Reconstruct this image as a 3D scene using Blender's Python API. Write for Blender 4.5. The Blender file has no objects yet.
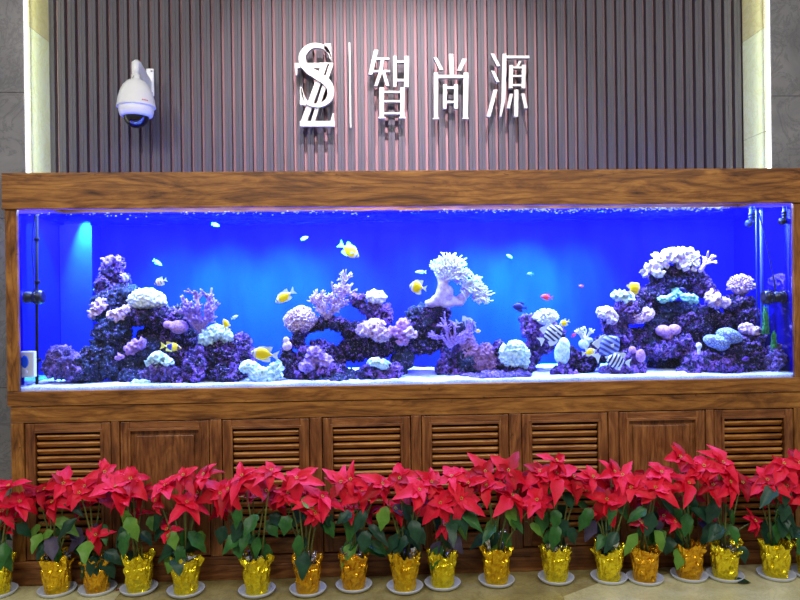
import bpy, bmesh, math, random
from mathutils import Vector, Matrix, Euler, noise
import numpy as np

random.seed(7)
SC = bpy.context.scene
COL = SC.collection
PI = math.pi

# ------------------------------------------------------------------ camera
F_PX = 693.0
CAM = (0.0, -3.5, 1.3872)
YAW, PITCH, ROLL = 0.0386, -0.0013, -0.0135
_cy, _sy = math.cos(YAW), math.sin(YAW)
FWD = Vector((_sy * math.cos(PITCH), _cy * math.cos(PITCH), math.sin(PITCH)))
RGT0 = Vector((_cy, -_sy, 0.0))
UP0 = RGT0.cross(FWD)
RGT = RGT0 * math.cos(ROLL) + UP0 * math.sin(ROLL)
UPV = UP0 * math.cos(ROLL) - RGT0 * math.sin(ROLL)
cam_d = bpy.data.cameras.new('camera')
cam = bpy.data.objects.new('camera', cam_d)
COL.objects.link(cam)
cam.matrix_world = Matrix(((RGT.x, UPV.x, -FWD.x, CAM[0]), (RGT.y, UPV.y, -FWD.y, CAM[1]),
                           (RGT.z, UPV.z, -FWD.z, CAM[2]), (0, 0, 0, 1)))
cam_d.sensor_width = 36.0
cam_d.lens = F_PX / 800.0 * 36.0
SC.camera = cam


def at(u, v, Y=None, Z=None):
    """point of the place seen at (u, v) of the 800x600 frame, at depth Y or at height Z"""
    d = FWD + RGT * ((u - 400) / F_PX) - UPV * ((v - 300) / F_PX)
    t = (Y - CAM[1]) / d.y if Y is not None else (Z - CAM[2]) / d.z
    return Vector(CAM) + d * t


def mpp(Y):
    return (Y + 3.5) / F_PX


# ------------------------------------------------------------------ world, lights, exposure
SC.view_settings.view_transform = 'Standard'
SC.view_settings.look = 'None'
SC.view_settings.gamma = 1.0
SC.view_settings.use_curve_mapping = False
SC.view_settings.exposure = 0.0
SC.cycles.use_denoising = True
SC.cycles.max_bounces = 8
SC.cycles.transparent_max_bounces = 12
SC.cycles.caustics_reflective = False
SC.cycles.caustics_refractive = False
SC.cycles.sample_clamp_indirect = 6.0

world = bpy.data.worlds.new('world')
SC.world = world
world.use_nodes = True
world.node_tree.nodes['Background'].inputs[0].default_value = (0.93, 0.93, 1.0, 1)
world.node_tree.nodes['Background'].inputs[1].default_value = 0.27


def lamp(name, kind, loc, target, energy, color, **kw):
    d = bpy.data.lights.new(name, kind)
    d.energy = energy
    d.color = color
    for k, v in kw.items():
        setattr(d, k, v)
    o = bpy.data.objects.new(name, d)
    COL.objects.link(o)
    o.location = loc
    o.rotation_euler = (Vector(target) - Vector(loc)).to_track_quat('-Z', 'Y').to_euler()
    return o


# lobby ceiling lamps
for i, (x, y) in enumerate([(-2.6, -3.2), (-0.9, -3.6), (0.9, -3.4), (2.8, -3.2)]):
    lamp('lobby_lamp', 'AREA', (x, y, 3.9), (x * 0.8, 0, 0.6), 52, (1.0, 0.95, 0.88), shape='RECTANGLE', size=1.1, size_y=0.5)
# sign spot lamps above
for x, e in ((-0.45, 50), (0.1, 90), (0.62, 68)):
    lamp('sign_spot', 'SPOT', (x, -0.95, 4.3), (x, 0.66, 2.3), e * 5.2, (1.0, 0.84, 0.89), spot_size=math.radians(42), spot_blend=1.0, shadow_soft_size=0.03)
# aquarium lamps inside the canopy
for x in (-1.35, -0.35, 0.7, 1.7):
    lamp('aquarium_lamp', 'AREA', (x, 0.24, 1.93), (x, 0.24, 1.0), 44, (0.50, 0.60, 1.0), shape='RECTANGLE', size=0.9, size_y=0.12)
    lamp('aquarium_blue_lamp', 'AREA', (x, 0.11, 1.93), (x, 0.25, 1.0), 27, (0.06, 0.16, 1.0), shape='RECTANGLE', size=0.9, size_y=0.06)
for x, e in ((-1.15, 25), (-0.85, 55), (-0.5, 65), (-0.2, 25), (0.25, 12), (0.6, 50), (0.9, 75), (1.2, 30)):
    lamp('aquarium_beam', 'SPOT', (x, 0.1, 1.9), (x, 0.6, 1.40), e * 13.5, (0.0, 1.0, 0.3), spot_size=math.radians(56), spot_blend=1.0, shadow_soft_size=0.05)
lamp('overflow_beam', 'SPOT', (at(82, 214, 0.43).x, 0.43, 1.95), (at(89, 300, 0.5).x, 0.52, 1.42), 620, (0.05, 1.0, 0.8), spot_size=math.radians(44), spot_blend=1.0, shadow_soft_size=0.01)
for x in (-1.2, 0.2, 1.6):  # added upward light imitating aquarium lamp spill through the open canopy top
    lamp('canopy_spill_fill', 'AREA', (x, 0.35, 1.96), (x, 0.42, 3.0), 3.0, (0.2, 0.25, 1.0), shape='RECTANGLE', size=1.2, size_y=0.2)


# ------------------------------------------------------------------ object helpers
def link(name, mesh, parent=None):
    o = bpy.data.objects.new(name, mesh)
    COL.objects.link(o)
    if parent is not None:
        o.parent = parent
    return o


def tag(o, label, cat, group=None):
    o['label'] = label
    o['category'] = cat
    if group:
        o['group'] = group
    return o


def thing(name, label, cat, loc=(0, 0, 0), rot=(0, 0, 0), group=None):
    o = bpy.data.objects.new(name, None)
    COL.objects.link(o)
    o.empty_display_size = 0.05
    o.location = loc
    o.rotation_euler = rot
    return tag(o, label, cat, group)


def obj(name, bm, mat, parent=None, smooth=False, world_coords=False):
    me = bpy.data.meshes.new(name)
    if world_coords and parent is not None:
        bm.transform(Matrix.Translation(-Vector(parent.location)))
    bm.normal_update()
    bm.to_mesh(me)
    bm.free()
    for m in (mat if isinstance(mat, (list, tuple)) else [mat]):
        me.materials.append(m)
    if smooth:
        me.polygons.foreach_set('use_smooth', [True] * len(me.polygons))
    return link(name, me, parent)


def struct(name, bm, mat, parent=None, smooth=False):
    o = obj(name, bm, mat, parent, smooth)
    if parent is None:
        o['kind'] = 'structure'
    return o


def box(bm, x0, x1, y0, y1, z0, z1, bev=0.0, mi=0):
    vs = [bm.verts.new((x, y, z)) for x in (x0, x1) for y in (y0, y1) for z in (z0, z1)]
    fs = [(0, 1, 3, 2), (4, 6, 7, 5), (0, 4, 5, 1), (2, 3, 7, 6), (0, 2, 6, 4), (1, 5, 7, 3)]
    faces = [bm.faces.new([vs[i] for i in f]) for f in fs]
    for f in faces:
        f.material_index = mi
    if bev:
        es = set(e for f in faces for e in f.edges)
        r = bmesh.ops.bevel(bm, geom=list(es), offset=bev, segments=2, affect='EDGES', profile=0.5)
        for f in r['faces']:
            f.material_index = mi
    return faces


def lathe(bm, prof, n=32, M=None, mi=0):
    """prof = [(r, z)...] around z"""
    rings = []
    for r, z in prof:
        if r < 1e-6:
            rings.append([bm.verts.new((0, 0, z))])
        else:
            rings.append([bm.verts.new((r * math.cos(2 * PI * i / n), r * math.sin(2 * PI * i / n), z)) for i in range(n)])
    new = [v for r in rings for v in r]
    for a, b in zip(rings, rings[1:]):
        for i in range(n):
            j = (i + 1) % n
            if len(a) == 1 and len(b) == 1:
                continue
            if len(a) == 1:
                f = bm.faces.new((a[0], b[j], b[i]))
            elif len(b) == 1:
                f = bm.faces.new((a[i], a[j], b[0]))
            else:
                f = bm.faces.new((a[i], a[j], b[j], b[i]))
            f.material_index = mi
    if M is not None:
        bmesh.ops.transform(bm, matrix=M, verts=new)
    return new


def tube(bm, pts, rad, n=8, mi=0, cap=True):
    pts = [Vector(p) for p in pts]
    rads = rad if isinstance(rad, (list, tuple)) else [rad] * len(pts)
    rings = []
    up = None
    for i, p in enumerate(pts):
        t = (pts[min(i + 1, len(pts) - 1)] - pts[max(i - 1, 0)])
        if t.length < 1e-9:
            t = Vector((0, 0, 1))
        t.normalize()
        if up is None:
            up = Vector((0, 0, 1)) if abs(t.z) < 0.9 else Vector((1, 0, 0))
        a = up - t * up.dot(t)
        if a.length < 1e-6:
            a = Vector((1, 0, 0)) - t * t.x
        a.normalize()
        up = a
        b = t.cross(a)
        rings.append([bm.verts.new(p + (a * math.cos(2 * PI * k / n) + b * math.sin(2 * PI * k / n)) * rads[i]) for k in range(n)])
    for a, b in zip(rings, rings[1:]):
        for k in range(n):
            j = (k + 1) % n
            bm.faces.new((a[k], a[j], b[j], b[k])).material_index = mi
    if cap:
        bm.faces.new(list(reversed(rings[0]))).material_index = mi
        bm.faces.new(rings[-1]).material_index = mi


def prism(bm, poly, y0, y1, mi=0):
    """polygon of (x, z) extruded from y0 to y1"""
    a = [bm.verts.new((x, y0, z)) for x, z in poly]
    b = [bm.verts.new((x, y1, z)) for x, z in poly]
    n = len(poly)
    bm.faces.new(a).material_index = mi
    bm.faces.new(list(reversed(b))).material_index = mi
    for i in range(n):
        j = (i + 1) % n
        bm.faces.new((a[j], a[i], b[i], b[j])).material_index = mi


# ------------------------------------------------------------------ materials
def srgb(r, g, b):
    f = lambda c: (c / 255 / 12.92) if c / 255 <= 0.04045 else ((c / 255 + 0.055) / 1.055) ** 2.4
    return (f(r), f(g), f(b), 1.0)


class NT:
    def __init__(self, name):
        self.m = bpy.data.materials.new(name)
        self.m.use_nodes = True
        self.t = self.m.node_tree
        self.t.nodes.clear()
        self.out = self.n('ShaderNodeOutputMaterial')

    def n(self, typ, **kw):
        nd = self.t.nodes.new(typ)
        for k, v in kw.items():
            if k.startswith('i_'):
                nd.inputs[k[2:].replace('_', ' ')].default_value = v
            else:
                setattr(nd, k, v)
        return nd

    def l(self, a, b):
        self.t.links.new(a, b)

    def coord(self, scale=(1, 1, 1), rot=(0, 0, 0), which='Object', loc=(0, 0, 0)):
        tc = self.n('ShaderNodeTexCoord')
        mp = self.n('ShaderNodeMapping')
        mp.inputs['Scale'].default_value = scale
        mp.inputs['Rotation'].default_value = rot
        mp.inputs['Location'].default_value = loc
        self.l(tc.outputs[which], mp.inputs['Vector'])
        return mp.outputs[0]

    def noise(self, vec, scale, detail=4, rough=0.55, dist=0.0):
        nd = self.n('ShaderNodeTexNoise')
        nd.inputs['Scale'].default_value = scale
        nd.inputs['Detail'].default_value = detail
        nd.inputs['Roughness'].default_value = rough
        nd.inputs['Distortion'].default_value = dist
        self.l(vec, nd.inputs['Vector'])
        return nd.outputs['Fac']

    def voro(self, vec, scale, feature='F1'):
        nd = self.n('ShaderNodeTexVoronoi', feature=feature)
        nd.inputs['Scale'].default_value = scale
        self.l(vec, nd.inputs['Vector'])
        return nd.outputs['Distance']

    def ramp(self, fac, stops, interp='LINEAR'):
        nd = self.n('ShaderNodeValToRGB')
        cr = nd.color_ramp
        cr.interpolation = interp
        while len(cr.elements) > 1:
            cr.elements.remove(cr.elements[-1])
        cr.elements[0].position = stops[0][0]
        cr.elements[0].color = stops[0][1]
        for p, c in stops[1:]:
            e = cr.elements.new(p)
            e.color = c
        self.l(fac, nd.inputs[0])
        return nd.outputs[0]

    def mix(self, fac, a, b, mode='MIX'):
        nd = self.n('ShaderNodeMix', data_type='RGBA', blend_type=mode)
        for s, v in ((nd.inputs['Factor'], fac), (nd.inputs['A'], a), (nd.inputs['B'], b)):
            if hasattr(v, 'links') or isinstance(v, bpy.types.NodeSocket):
                self.l(v, s)
            else:
                s.default_value = v
        return nd.outputs['Result']

    def bump(self, h, strength=0.3, dist=0.01, normal=None):
        nd = self.n('ShaderNodeBump')
        nd.inputs['Strength'].default_value = strength
        nd.inputs['Distance'].default_value = dist
        self.l(h, nd.inputs['Height'])
        if normal is not None:
            self.l(normal, nd.inputs['Normal'])
        return nd.outputs[0]

    def bsdf(self, color=None, rough=0.5, metal=0.0, normal=None, spec=0.5, trans=0.0, sheen=0, **kw):
        nd = self.n('ShaderNodeBsdfPrincipled')
        if color is not None:
            if isinstance(color, bpy.types.NodeSocket):
                self.l(color, nd.inputs['Base Color'])
            else:
                nd.inputs['Base Color'].default_value = color
        if isinstance(rough, bpy.types.NodeSocket):
            self.l(rough, nd.inputs['Roughness'])
        else:
            nd.inputs['Roughness'].default_value = rough
        nd.inputs['Metallic'].default_value = metal
        nd.inputs['Specular IOR Level'].default_value = spec
        nd.inputs['Transmission Weight'].default_value = trans
        if normal is not None:
            self.l(normal, nd.inputs['Normal'])
        for k, v in kw.items():
            nd.inputs[k.replace('_', ' ')].default_value = v
        return nd.outputs[0]

    def done(self, sh):
        self.l(sh, self.out.inputs['Surface'])
        return self.m


def plain(name, c, rough=0.5, metal=0.0, spec=0.5, vary=0.12, scale=30, bump=0.0):
    k = NT(name)
    v = k.coord()
    n = k.noise(v, scale)
    c2 = tuple(x * (1 - vary) for x in c[:3]) + (1,)
    c3 = tuple(min(1, x * (1 + vary)) for x in c[:3]) + (1,)
    col = k.ramp(n, [(0.3, c2), (0.7, c3)])
    nm = k.bump(n, bump, 0.005) if bump else None
    return k.done(k.bsdf(col, rough, metal, nm, spec))


def wood(name, axis, dark, mid, light, gloss=0.38):
    """oak with mottled figure, dark pores and worn nicks; axis = direction the grain runs"""
    k = NT(name)
    X = axis == 'X'
    v = k.coord(scale=(1.1, 5, 6) if X else (6, 5, 1.1))
    big = k.noise(v, 2.0, 5, 0.62, 2.2)
    w = k.n('ShaderNodeTexWave', wave_type='BANDS', bands_direction='Z' if X else 'X')
    w.inputs['Scale'].default_value = 1.6
    w.inputs['Distortion'].default_value = 14.0
    w.inputs['Detail'].default_value = 4.0
    w.inputs['Detail Scale'].default_value = 0.9
    k.l(v, w.inputs['Vector'])
    fine = k.noise(k.coord(scale=(5, 40, 70) if X else (70, 40, 5)), 1.6, 5, 0.75)
    c1 = k.ramp(big, [(0.3, dark), (0.48, mid), (0.68, light)])
    c2 = k.ramp(w.outputs['Fac'], [(0.0, (0.45, 0.36, 0.3, 1)), (0.15, (0.9, 0.88, 0.86, 1)), (1.0, (1, 1, 1, 1))])
    c = k.mix(0.6, c1, c2, 'MULTIPLY')
    c4 = k.ramp(fine, [(0.3, (0.45, 0.38, 0.33, 1)), (0.5, (1, 1, 1, 1)), (0.75, (1.2, 1.16, 1.08, 1))])
    c = k.mix(0.75, c, c4, 'MULTIPLY')
    nick = k.noise(k.coord(scale=(2.0, 2, 5) if X else (5, 2, 2.0), loc=(3.1, 0, 1.7)), 6.0, 6, 0.78, 1.2)
    c5 = k.ramp(nick, [(0.31, (0.08, 0.06, 0.05, 1)), (0.37, (1, 1, 1, 1))])
    c = k.mix(0.85, c, c5, 'MULTIPLY')
    nm = k.bump(fine, 0.25, 0.003)
    return k.done(k.bsdf(c, gloss, 0, nm, 0.4))


WD, WM, WL = srgb(74, 41, 16), srgb(131, 84, 36), srgb(168, 116, 54)
M = {}
M['wood_h'] = wood('oak_horizontal', 'X', WD, WM, WL)
M['wood_v'] = wood('oak_vertical', 'Z', WD, WM, WL)
M['wood_lv'] = wood('oak_louvre', 'X', srgb(120, 70, 26), srgb(165, 108, 48), srgb(200, 145, 75), 0.3)
M['wood_dv'] = wood('oak_door_vertical', 'Z', srgb(80, 42, 20), srgb(122, 74, 38), srgb(156, 104, 58))
M['wood_dh'] = wood('oak_door_horizontal', 'X', srgb(80, 42, 20), srgb(122, 74, 38), srgb(156, 104, 58))
M['dark'] = plain('dark_recess', srgb(26, 18, 14), 0.8)
M['black_plastic'] = plain('black_plastic', srgb(16, 18, 26), 0.3)
M['white_plastic'] = plain('white_plastic', srgb(226, 228, 232), 0.3, vary=0.02)
M['metal_screw'] = plain('steel_screw', srgb(120, 120, 125), 0.3, 1.0)
M['smoke_dome'] = plain('smoked_dome', srgb(8, 8, 14), 0.04, 0, 0.9)
M['sign_metal'] = plain('brushed_sign_metal', srgb(178, 176, 172), 0.4, 0.3, vary=0.04)
M['sign_side'] = plain('sign_return_metal', srgb(96, 92, 92), 0.35, 0.8)
M['red_mark'] = plain('red_mark', srgb(190, 50, 50), 0.5)
M['blue_gel'] = plain('blue_display', srgb(10, 90, 235), 0.2)
M['soil'] = plain('soil', srgb(40, 28, 20), 0.95, vary=0.4, scale=90, bump=0.6)


def m_slat(name, c0, c1, rough):
    k = NT(name)
    g = k.noise(k.coord(scale=(60, 60, 2.0)), 1.0, 5, 0.7)
    sc = k.noise(k.coord(scale=(9, 9, 5), loc=(5, 2, 1)), 3.0, 5, 0.8, 1.5)
    c = k.ramp(g, [(0.3, c0), (0.7, c1)])
    c = k.mix(k.ramp(sc, [(0.28, (0.5, 0.5, 0.5, 1)), (0.33, (0, 0, 0, 1))]), c, srgb(58, 50, 60))
    return k.done(k.bsdf(c, rough, 0, k.bump(g, 0.12, 0.002), 0.45))


M['slat'] = m_slat('fluted_panel_face', srgb(60, 57, 64), srgb(82, 78, 86), 0.5)
M['trough'] = m_slat('fluted_panel_groove', srgb(150, 112, 118), srgb(176, 136, 140), 0.6)


def m_marble(name, a, b, vein, scale=1.0, rough=0.25, joints=None, ppos=0.35):
    k = NT(name)
    v = k.coord(scale=(scale,) * 3)
    n1 = k.noise(v, 2.2, 6, 0.6, 0.8)
    n2 = k.noise(v, 5.0, 8, 0.7, 2.0)
    c = k.ramp(n1, [(ppos, a), (0.7, b)])
    ve = k.ramp(n2, [(0.46, (0, 0, 0, 1)), (0.5, (0.6, 0.6, 0.6, 1)), (0.54, (0, 0, 0, 1))])
    c = k.mix(ve, c, vein)
    return k.done(k.bsdf(c, rough, 0, None, 0.5))


M['marble_grey'] = m_marble('pilaster_marble', srgb(100, 99, 102), srgb(134, 133, 134), srgb(86, 85, 88), 0.9)
M['marble_cream'] = m_marble('return_marble', srgb(240, 246, 196), srgb(250, 254, 214), srgb(226, 226, 160), 1.2)
M['marble_cream_dark'] = m_marble('return_marble_upper', srgb(222, 212, 150), srgb(236, 228, 175), srgb(205, 190, 130), 1.2)
M['floor_gold'] = m_marble('floor_golden_marble', srgb(136, 124, 74), srgb(170, 160, 104), srgb(108, 92, 60), 2.2, 0.35)
M['floor_cream'] = m_marble('floor_cream_marble', srgb(184, 178, 128), srgb(206, 200, 154), srgb(158, 152, 104), 2.0, 0.35)

k = NT('led_strip_glow')
e = k.n('ShaderNodeEmission')
e.inputs[0].default_value = (0.95, 1.0, 0.88, 1)
e.inputs[1].default_value = 5.0
M['led'] = k.done(e.outputs[0])


def m_tank_back():
    k = NT('blue_tank_back')
    n = k.noise(k.coord(scale=(3.0, 1, 0.8)), 3.0, 4, 0.6, 0.4)
    c = k.ramp(n, [(0.3, (0.006, 0.007, 0.7, 1)), (0.7, (0.009, 0.011, 0.85, 1))])
    d = k.n('ShaderNodeBsdfDiffuse')
    k.l(c, d.inputs[0])
    return k.done(d.outputs[0])


M['tank_back'] = m_tank_back()


def m_pane(name, gloss=0.06, tint=(1, 1, 1, 1), film=0.0, filmc=(0.01, 0.05, 0.9, 1)):
    """clear pane: lets everything through and mirrors more at grazing angles; optional coloured film"""
    k = NT(name)
    tr = k.n('ShaderNodeBsdfTransparent')
    tr.inputs[0].default_value = tint
    gl = k.n('ShaderNodeBsdfGlossy')
    gl.inputs['Roughness'].default_value = 0.02
    base = tr.outputs[0]
    if film:
        df = k.n('ShaderNodeBsdfDiffuse')
        df.inputs[0].default_value = filmc
        tl = k.n('ShaderNodeBsdfTranslucent')
        tl.inputs[0].default_value = filmc
        m0 = k.n('ShaderNodeMixShader')
        m0.inputs[0].default_value = 0.6
        k.l(df.outputs[0], m0.inputs[1])
        k.l(tl.outputs[0], m0.inputs[2])
        m1 = k.n('ShaderNodeMixShader')
        m1.inputs[0].default_value = film
        k.l(tr.outputs[0], m1.inputs[1])
        k.l(m0.outputs[0], m1.inputs[2])
        base = m1.outputs[0]
    fr = k.n('ShaderNodeFresnel')
    fr.inputs[0].default_value = 1.5
    mu = k.n('ShaderNodeMath', operation='MULTIPLY_ADD')
    mu.inputs[1].default_value = 0.45
    mu.inputs[2].default_value = gloss - 0.018
    k.l(fr.outputs[0], mu.inputs[0])
    mx = k.n('ShaderNodeMixShader')
    k.l(mu.outputs[0], mx.inputs[0])
    k.l(base, mx.inputs[1])
    k.l(gl.outputs[0], mx.inputs[2])
    return k.done(mx.outputs[0])


M['glass'] = m_pane('front_pane', 0.018, (0.96, 0.98, 1.0, 1))
M['side_glass'] = m_pane('blue_film_side_pane', 0.42, film=1.0, filmc=(0.010, 0.006, 0.75, 1))
M['acrylic'] = plain('blue_acrylic', (0.010, 0.012, 0.85, 1), 0.5, 0, 0.1)
M['pipe'] = plain('pale_pipe', srgb(34, 62, 140), 0.35)
M['matte_black'] = plain('matte_black_plastic', srgb(10, 11, 18), 0.75, 0, 0.2)


def m_water():
    k = NT('water_surface')
    v = k.coord(scale=(3, 9, 1))
    n = k.noise(v, 3.0, 3, 0.6, 0.8)
    nm = k.bump(n, 1.0, 0.05)
    tr = k.n('ShaderNodeBsdfTransparent')
    tr.inputs[0].default_value = (0.85, 0.92, 1, 1)
    gl = k.n('ShaderNodeBsdfGlossy')
    gl.inputs[0].default_value = (0.06, 0.09, 0.8, 1)
    gl.inputs['Roughness'].default_value = 0.05
    k.l(nm, gl.inputs['Normal'])
    lw = k.n('ShaderNodeLayerWeight')
    lw.inputs[0].default_value = 0.35
    mx = k.n('ShaderNodeMixShader')
    k.l(lw.outputs['Facing'], mx.inputs[0])
    k.l(tr.outputs[0], mx.inputs[1])
    k.l(gl.outputs[0], mx.inputs[2])
    return k.done(mx.outputs[0])


M['water'] = m_water()


def m_sand():
    k = NT('white_sand')
    v = k.coord()
    n = k.noise(v, 160, 3, 0.8)
    n2 = k.noise(v, 9, 4, 0.6)
    c = k.ramp(n, [(0.3, srgb(150, 175, 215)), (0.55, srgb(232, 240, 250))])
    c = k.mix(k.ramp(n2, [(0.3, (0.45, 0.45, 0.45, 1)), (0.6, (0, 0, 0, 1))]), c, srgb(120, 150, 210))
    return k.done(k.bsdf(c, 0.9, 0, k.bump(n, 0.5, 0.004), 0.1))


M['sand'] = m_sand()


def m_rock(name, base_d, base_m, crust, crust2, amount=0.5, off=0.0):
    """live rock: dark stone under patches of coralline crust, pale flecks"""
    k = NT(name)
    v = k.coord(loc=(off, off * 0.7, 0))
    n = k.noise(v, 22, 5, 0.65)
    n2 = k.noise(v, 34, 4, 0.7, 0.6)
    n3 = k.noise(v, 75, 3, 0.7)
    n4 = k.noise(v, 9, 2, 0.5)
    c = k.ramp(n, [(0.3, base_d), (0.65, base_m)])
    t = 0.62 - 0.2 * amount
    cr = k.ramp(n3, [(0.35, crust), (0.65, crust2)])
    f = k.ramp(n2, [(t + 0.02, (0, 0, 0, 1)), (t + 0.07, (1, 1, 1, 1))])
    f4 = k.ramp(n4, [(0.35, (0.25, 0.25, 0.25, 1)), (0.6, (1, 1, 1, 1))])
    f = k.mix(1.0, f, f4, 'MULTIPLY')
    c = k.mix(f, c, cr)
    fl = k.ramp(k.noise(v, 95, 3, 0.6, 0.3), [(0.60, (0, 0, 0, 1)), (0.68, (0.75, 0.75, 0.75, 1))])
    c = k.mix(fl, c, srgb(205, 175, 240))
    nm = k.bump(n3, 1.0, 0.02)
    return k.done(k.bsdf(c, 0.75, 0, nm, 0.25))


M['rock_purple'] = m_rock('live_rock_purple', srgb(6, 7, 22), srgb(34, 34, 76), srgb(84, 48, 160), srgb(185, 130, 235), 0.9)
M['rock_slate'] = m_rock('live_rock_slate', srgb(12, 20, 36), srgb(48, 64, 94), srgb(74, 56, 150), srgb(160, 130, 225), 0.35, 3.0)
M['rock_dark'] = m_rock('live_rock_dark', srgb(4, 5, 16), srgb(24, 25, 56), srgb(66, 38, 130), srgb(165, 115, 220), 0.6, 7.0)
M['rock_mauve'] = m_rock('live_rock_mauve', srgb(40, 36, 84), srgb(92, 78, 140), srgb(128, 92, 190), srgb(176, 142, 220), 0.7, 5.0)


def m_coral(name, hi, lo, scale=60, bump=0.8, kind='noise'):
    k = NT(name)
    v = k.coord()
    if kind == 'cells':
        n = k.voro(v, scale, 'DISTANCE_TO_EDGE')
        c = k.ramp(n, [(0.02, lo), (0.18, hi)])
    else:
        n = k.noise(v, scale, 4, 0.7, 0.5)
        c = k.ramp(n, [(0.36, lo), (0.56, hi)])
    b = k.bsdf(c, 0.6, 0, k.bump(n, bump, 0.008), 0.2)
    return k.done(b)


M['c_white'] = m_coral('white_coral', srgb(250, 252, 252), srgb(185, 190, 225), 70)
M['c_cream'] = m_coral('cream_coral', srgb(250, 252, 240), srgb(185, 195, 205), 80)
M['c_pinkwhite'] = m_coral('pink_white_coral', srgb(235, 212, 238), srgb(150, 98, 180), 62, 1.0)
M['c_maze'] = m_coral('white_frilled_coral', srgb(252, 250, 255), srgb(170, 110, 190), 46, 1.0)
M['c_brain'] = m_coral('grooved_pink_coral', srgb(238, 222, 240), srgb(150, 100, 165), 75, 1.0, 'cells')
M['c_pink'] = m_coral('pink_coral', srgb(205, 160, 215), srgb(150, 100, 185), 90)
M['c_purple'] = m_coral('purple_branch_coral', srgb(180, 150, 225), srgb(120, 88, 190), 120)
M['c_brown'] = m_coral('mauve_brown_coral', srgb(175, 130, 175), srgb(105, 82, 120), 60, 1.0)
M['c_teal'] = m_coral('pale_teal_coral', srgb(170, 240, 225), srgb(90, 165, 175), 60)
M['c_aqua'] = m_coral('aqua_white_coral', srgb(225, 250, 245), srgb(150, 195, 215), 60)
M['c_blue'] = m_coral('pale_blue_dotted_coral', srgb(160, 190, 235), srgb(90, 90, 150), 60, 0.9, 'cells')
M['c_leather'] = m_coral('leather_coral_stalk', srgb(215, 200, 240), srgb(165, 145, 215), 25, 0.3)
M['algae'] = m_coral('green_algae', srgb(60, 150, 90), srgb(20, 90, 60), 60)

# poinsettia
def m_leafy(name, a, b, rib, rough=0.55, tl=0.25):
    k = NT(name)
    v = k.coord()
    n = k.noise(v, 14, 3, 0.6)
    n2 = k.noise(v, 120, 2, 0.6)
    c = k.ramp(n, [(0.3, a), (0.7, b)])
    c = k.mix(k.ramp(n2, [(0.5, (0, 0, 0, 1)), (0.8, (0.3, 0.3, 0.3, 1))]), c, rib)
    p = k.bsdf(c, rough, 0, k.bump(n2, 0.2, 0.002), 0.3)
    t = k.n('ShaderNodeBsdfTranslucent')
    k.l(c, t.inputs[0])
    mx = k.n('ShaderNodeMixShader')
    mx.inputs[0].default_value = tl
    k.l(p, mx.inputs[1])
    k.l(t.outputs[0], mx.inputs[2])
    return k.done(mx.outputs[0])


M['red_a'] = m_leafy('red_bract', srgb(205, 10, 34), srgb(236, 28, 58), srgb(150, 6, 26))
M['red_b'] = m_leafy('pink_red_bract', srgb(220, 18, 50), srgb(240, 40, 74), srgb(165, 10, 34))
M['red_c'] = m_leafy('deep_red_bract', srgb(150, 6, 22), srgb(196, 12, 36), srgb(100, 4, 16))
M['leaf_a'] = m_leafy('green_leaf', srgb(26, 70, 30), srgb(58, 112, 46), srgb(70, 130, 60), 0.4, 0.15)
M['leaf_b'] = m_leafy('dark_green_leaf', srgb(18, 46, 34), srgb(36, 74, 50), srgb(50, 90, 62), 0.4, 0.1)
M['leaf_c'] = m_leafy('bright_green_leaf', srgb(84, 136, 48), srgb(120, 165, 66), srgb(140, 180, 90), 0.4, 0.3)
M['leaf_d'] = m_leafy('grey_purple_leaf', srgb(52, 46, 66), srgb(76, 68, 92), srgb(90, 82, 100), 0.5, 0.1)
M['stem'] = plain('green_brown_stem', srgb(96, 104, 44), 0.6, vary=0.3, scale=60)
M['cyathia'] = plain('yellow_green_flower_centre', srgb(170, 170, 50), 0.6)


def m_foil(name, a, b, rough=0.26):
    k = NT(name)
    v = k.coord()
    n = k.noise(v, 24, 3, 0.6, 1.5)
    vo = k.voro(v, 38, 'F1')
    c = k.ramp(n, [(0.3, a), (0.6, b)])
    nm = k.bump(vo, 0.6, 0.012)
    nm = k.bump(n, 0.5, 0.012, nm)
    s = k.bsdf(c, rough, 0.85, nm, 0.6)
    return k.done(s)


M['foil_lemon'] = m_foil('lemon_gold_foil', srgb(232, 205, 20), srgb(252, 232, 50))
M['foil_gold'] = m_foil('golden_foil', srgb(225, 172, 14), srgb(250, 208, 40))
M['foil_orange'] = m_foil('orange_gold_foil', srgb(214, 148, 16), srgb(242, 185, 40))
M['foil_silver'] = m_foil('silver_film', srgb(170, 175, 205), srgb(232, 235, 250), 0.15)
M['saucer'] = plain('pale_plastic_saucer', srgb(196, 202, 216), 0.35, vary=0.04)

# ------------------------------------------------------------------ the setting
WL_, WR_, WY = -1.90, 2.292, 0.66          # niche side walls, front of the fluted panel
PILY = 0.38

# floor: golden marble with a lighter slab to the right and one to the lower left
bm = bmesh.new()
box(bm, -4.5, 5.0, -5.5, 1.2, -0.06, 0.0)
struct('floor', bm, M['floor_gold'])
a = [at(563, 597, Z=0), at(600, 583, Z=0), at(655, 577, Z=0), at(800, 566, Z=0)]
bm = bmesh.new()
poly = [(a[0].x - 0.06, -1.6), (a[0].x, a[0].y), (a[1].x, a[1].y), (a[2].x, a[2].y), (a[2].x + 0.35, -0.02), (2.6, -0.02), (4.6, -0.02), (4.6, -1.6)]
vs = [bm.verts.new((x, y, 0.0)) for x, y in poly]
vt = [bm.verts.new((x, y, 0.0025)) for x, y in poly]
bm.faces.new(vt)
for i in range(len(poly)):
    j = (i + 1) % len(poly)
    bm.faces.new((vs[i], vs[j], vt[j], vt[i]))
struct('floor_slab_right', bm, M['floor_cream'])
bm = bmesh.new()
box(bm, -3.6, at(118, 596, Z=0).x, -1.6, at(60, 586, Z=0).y, 0.0, 0.0025)
struct('floor_slab_left', bm, M['floor_cream'])

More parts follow.
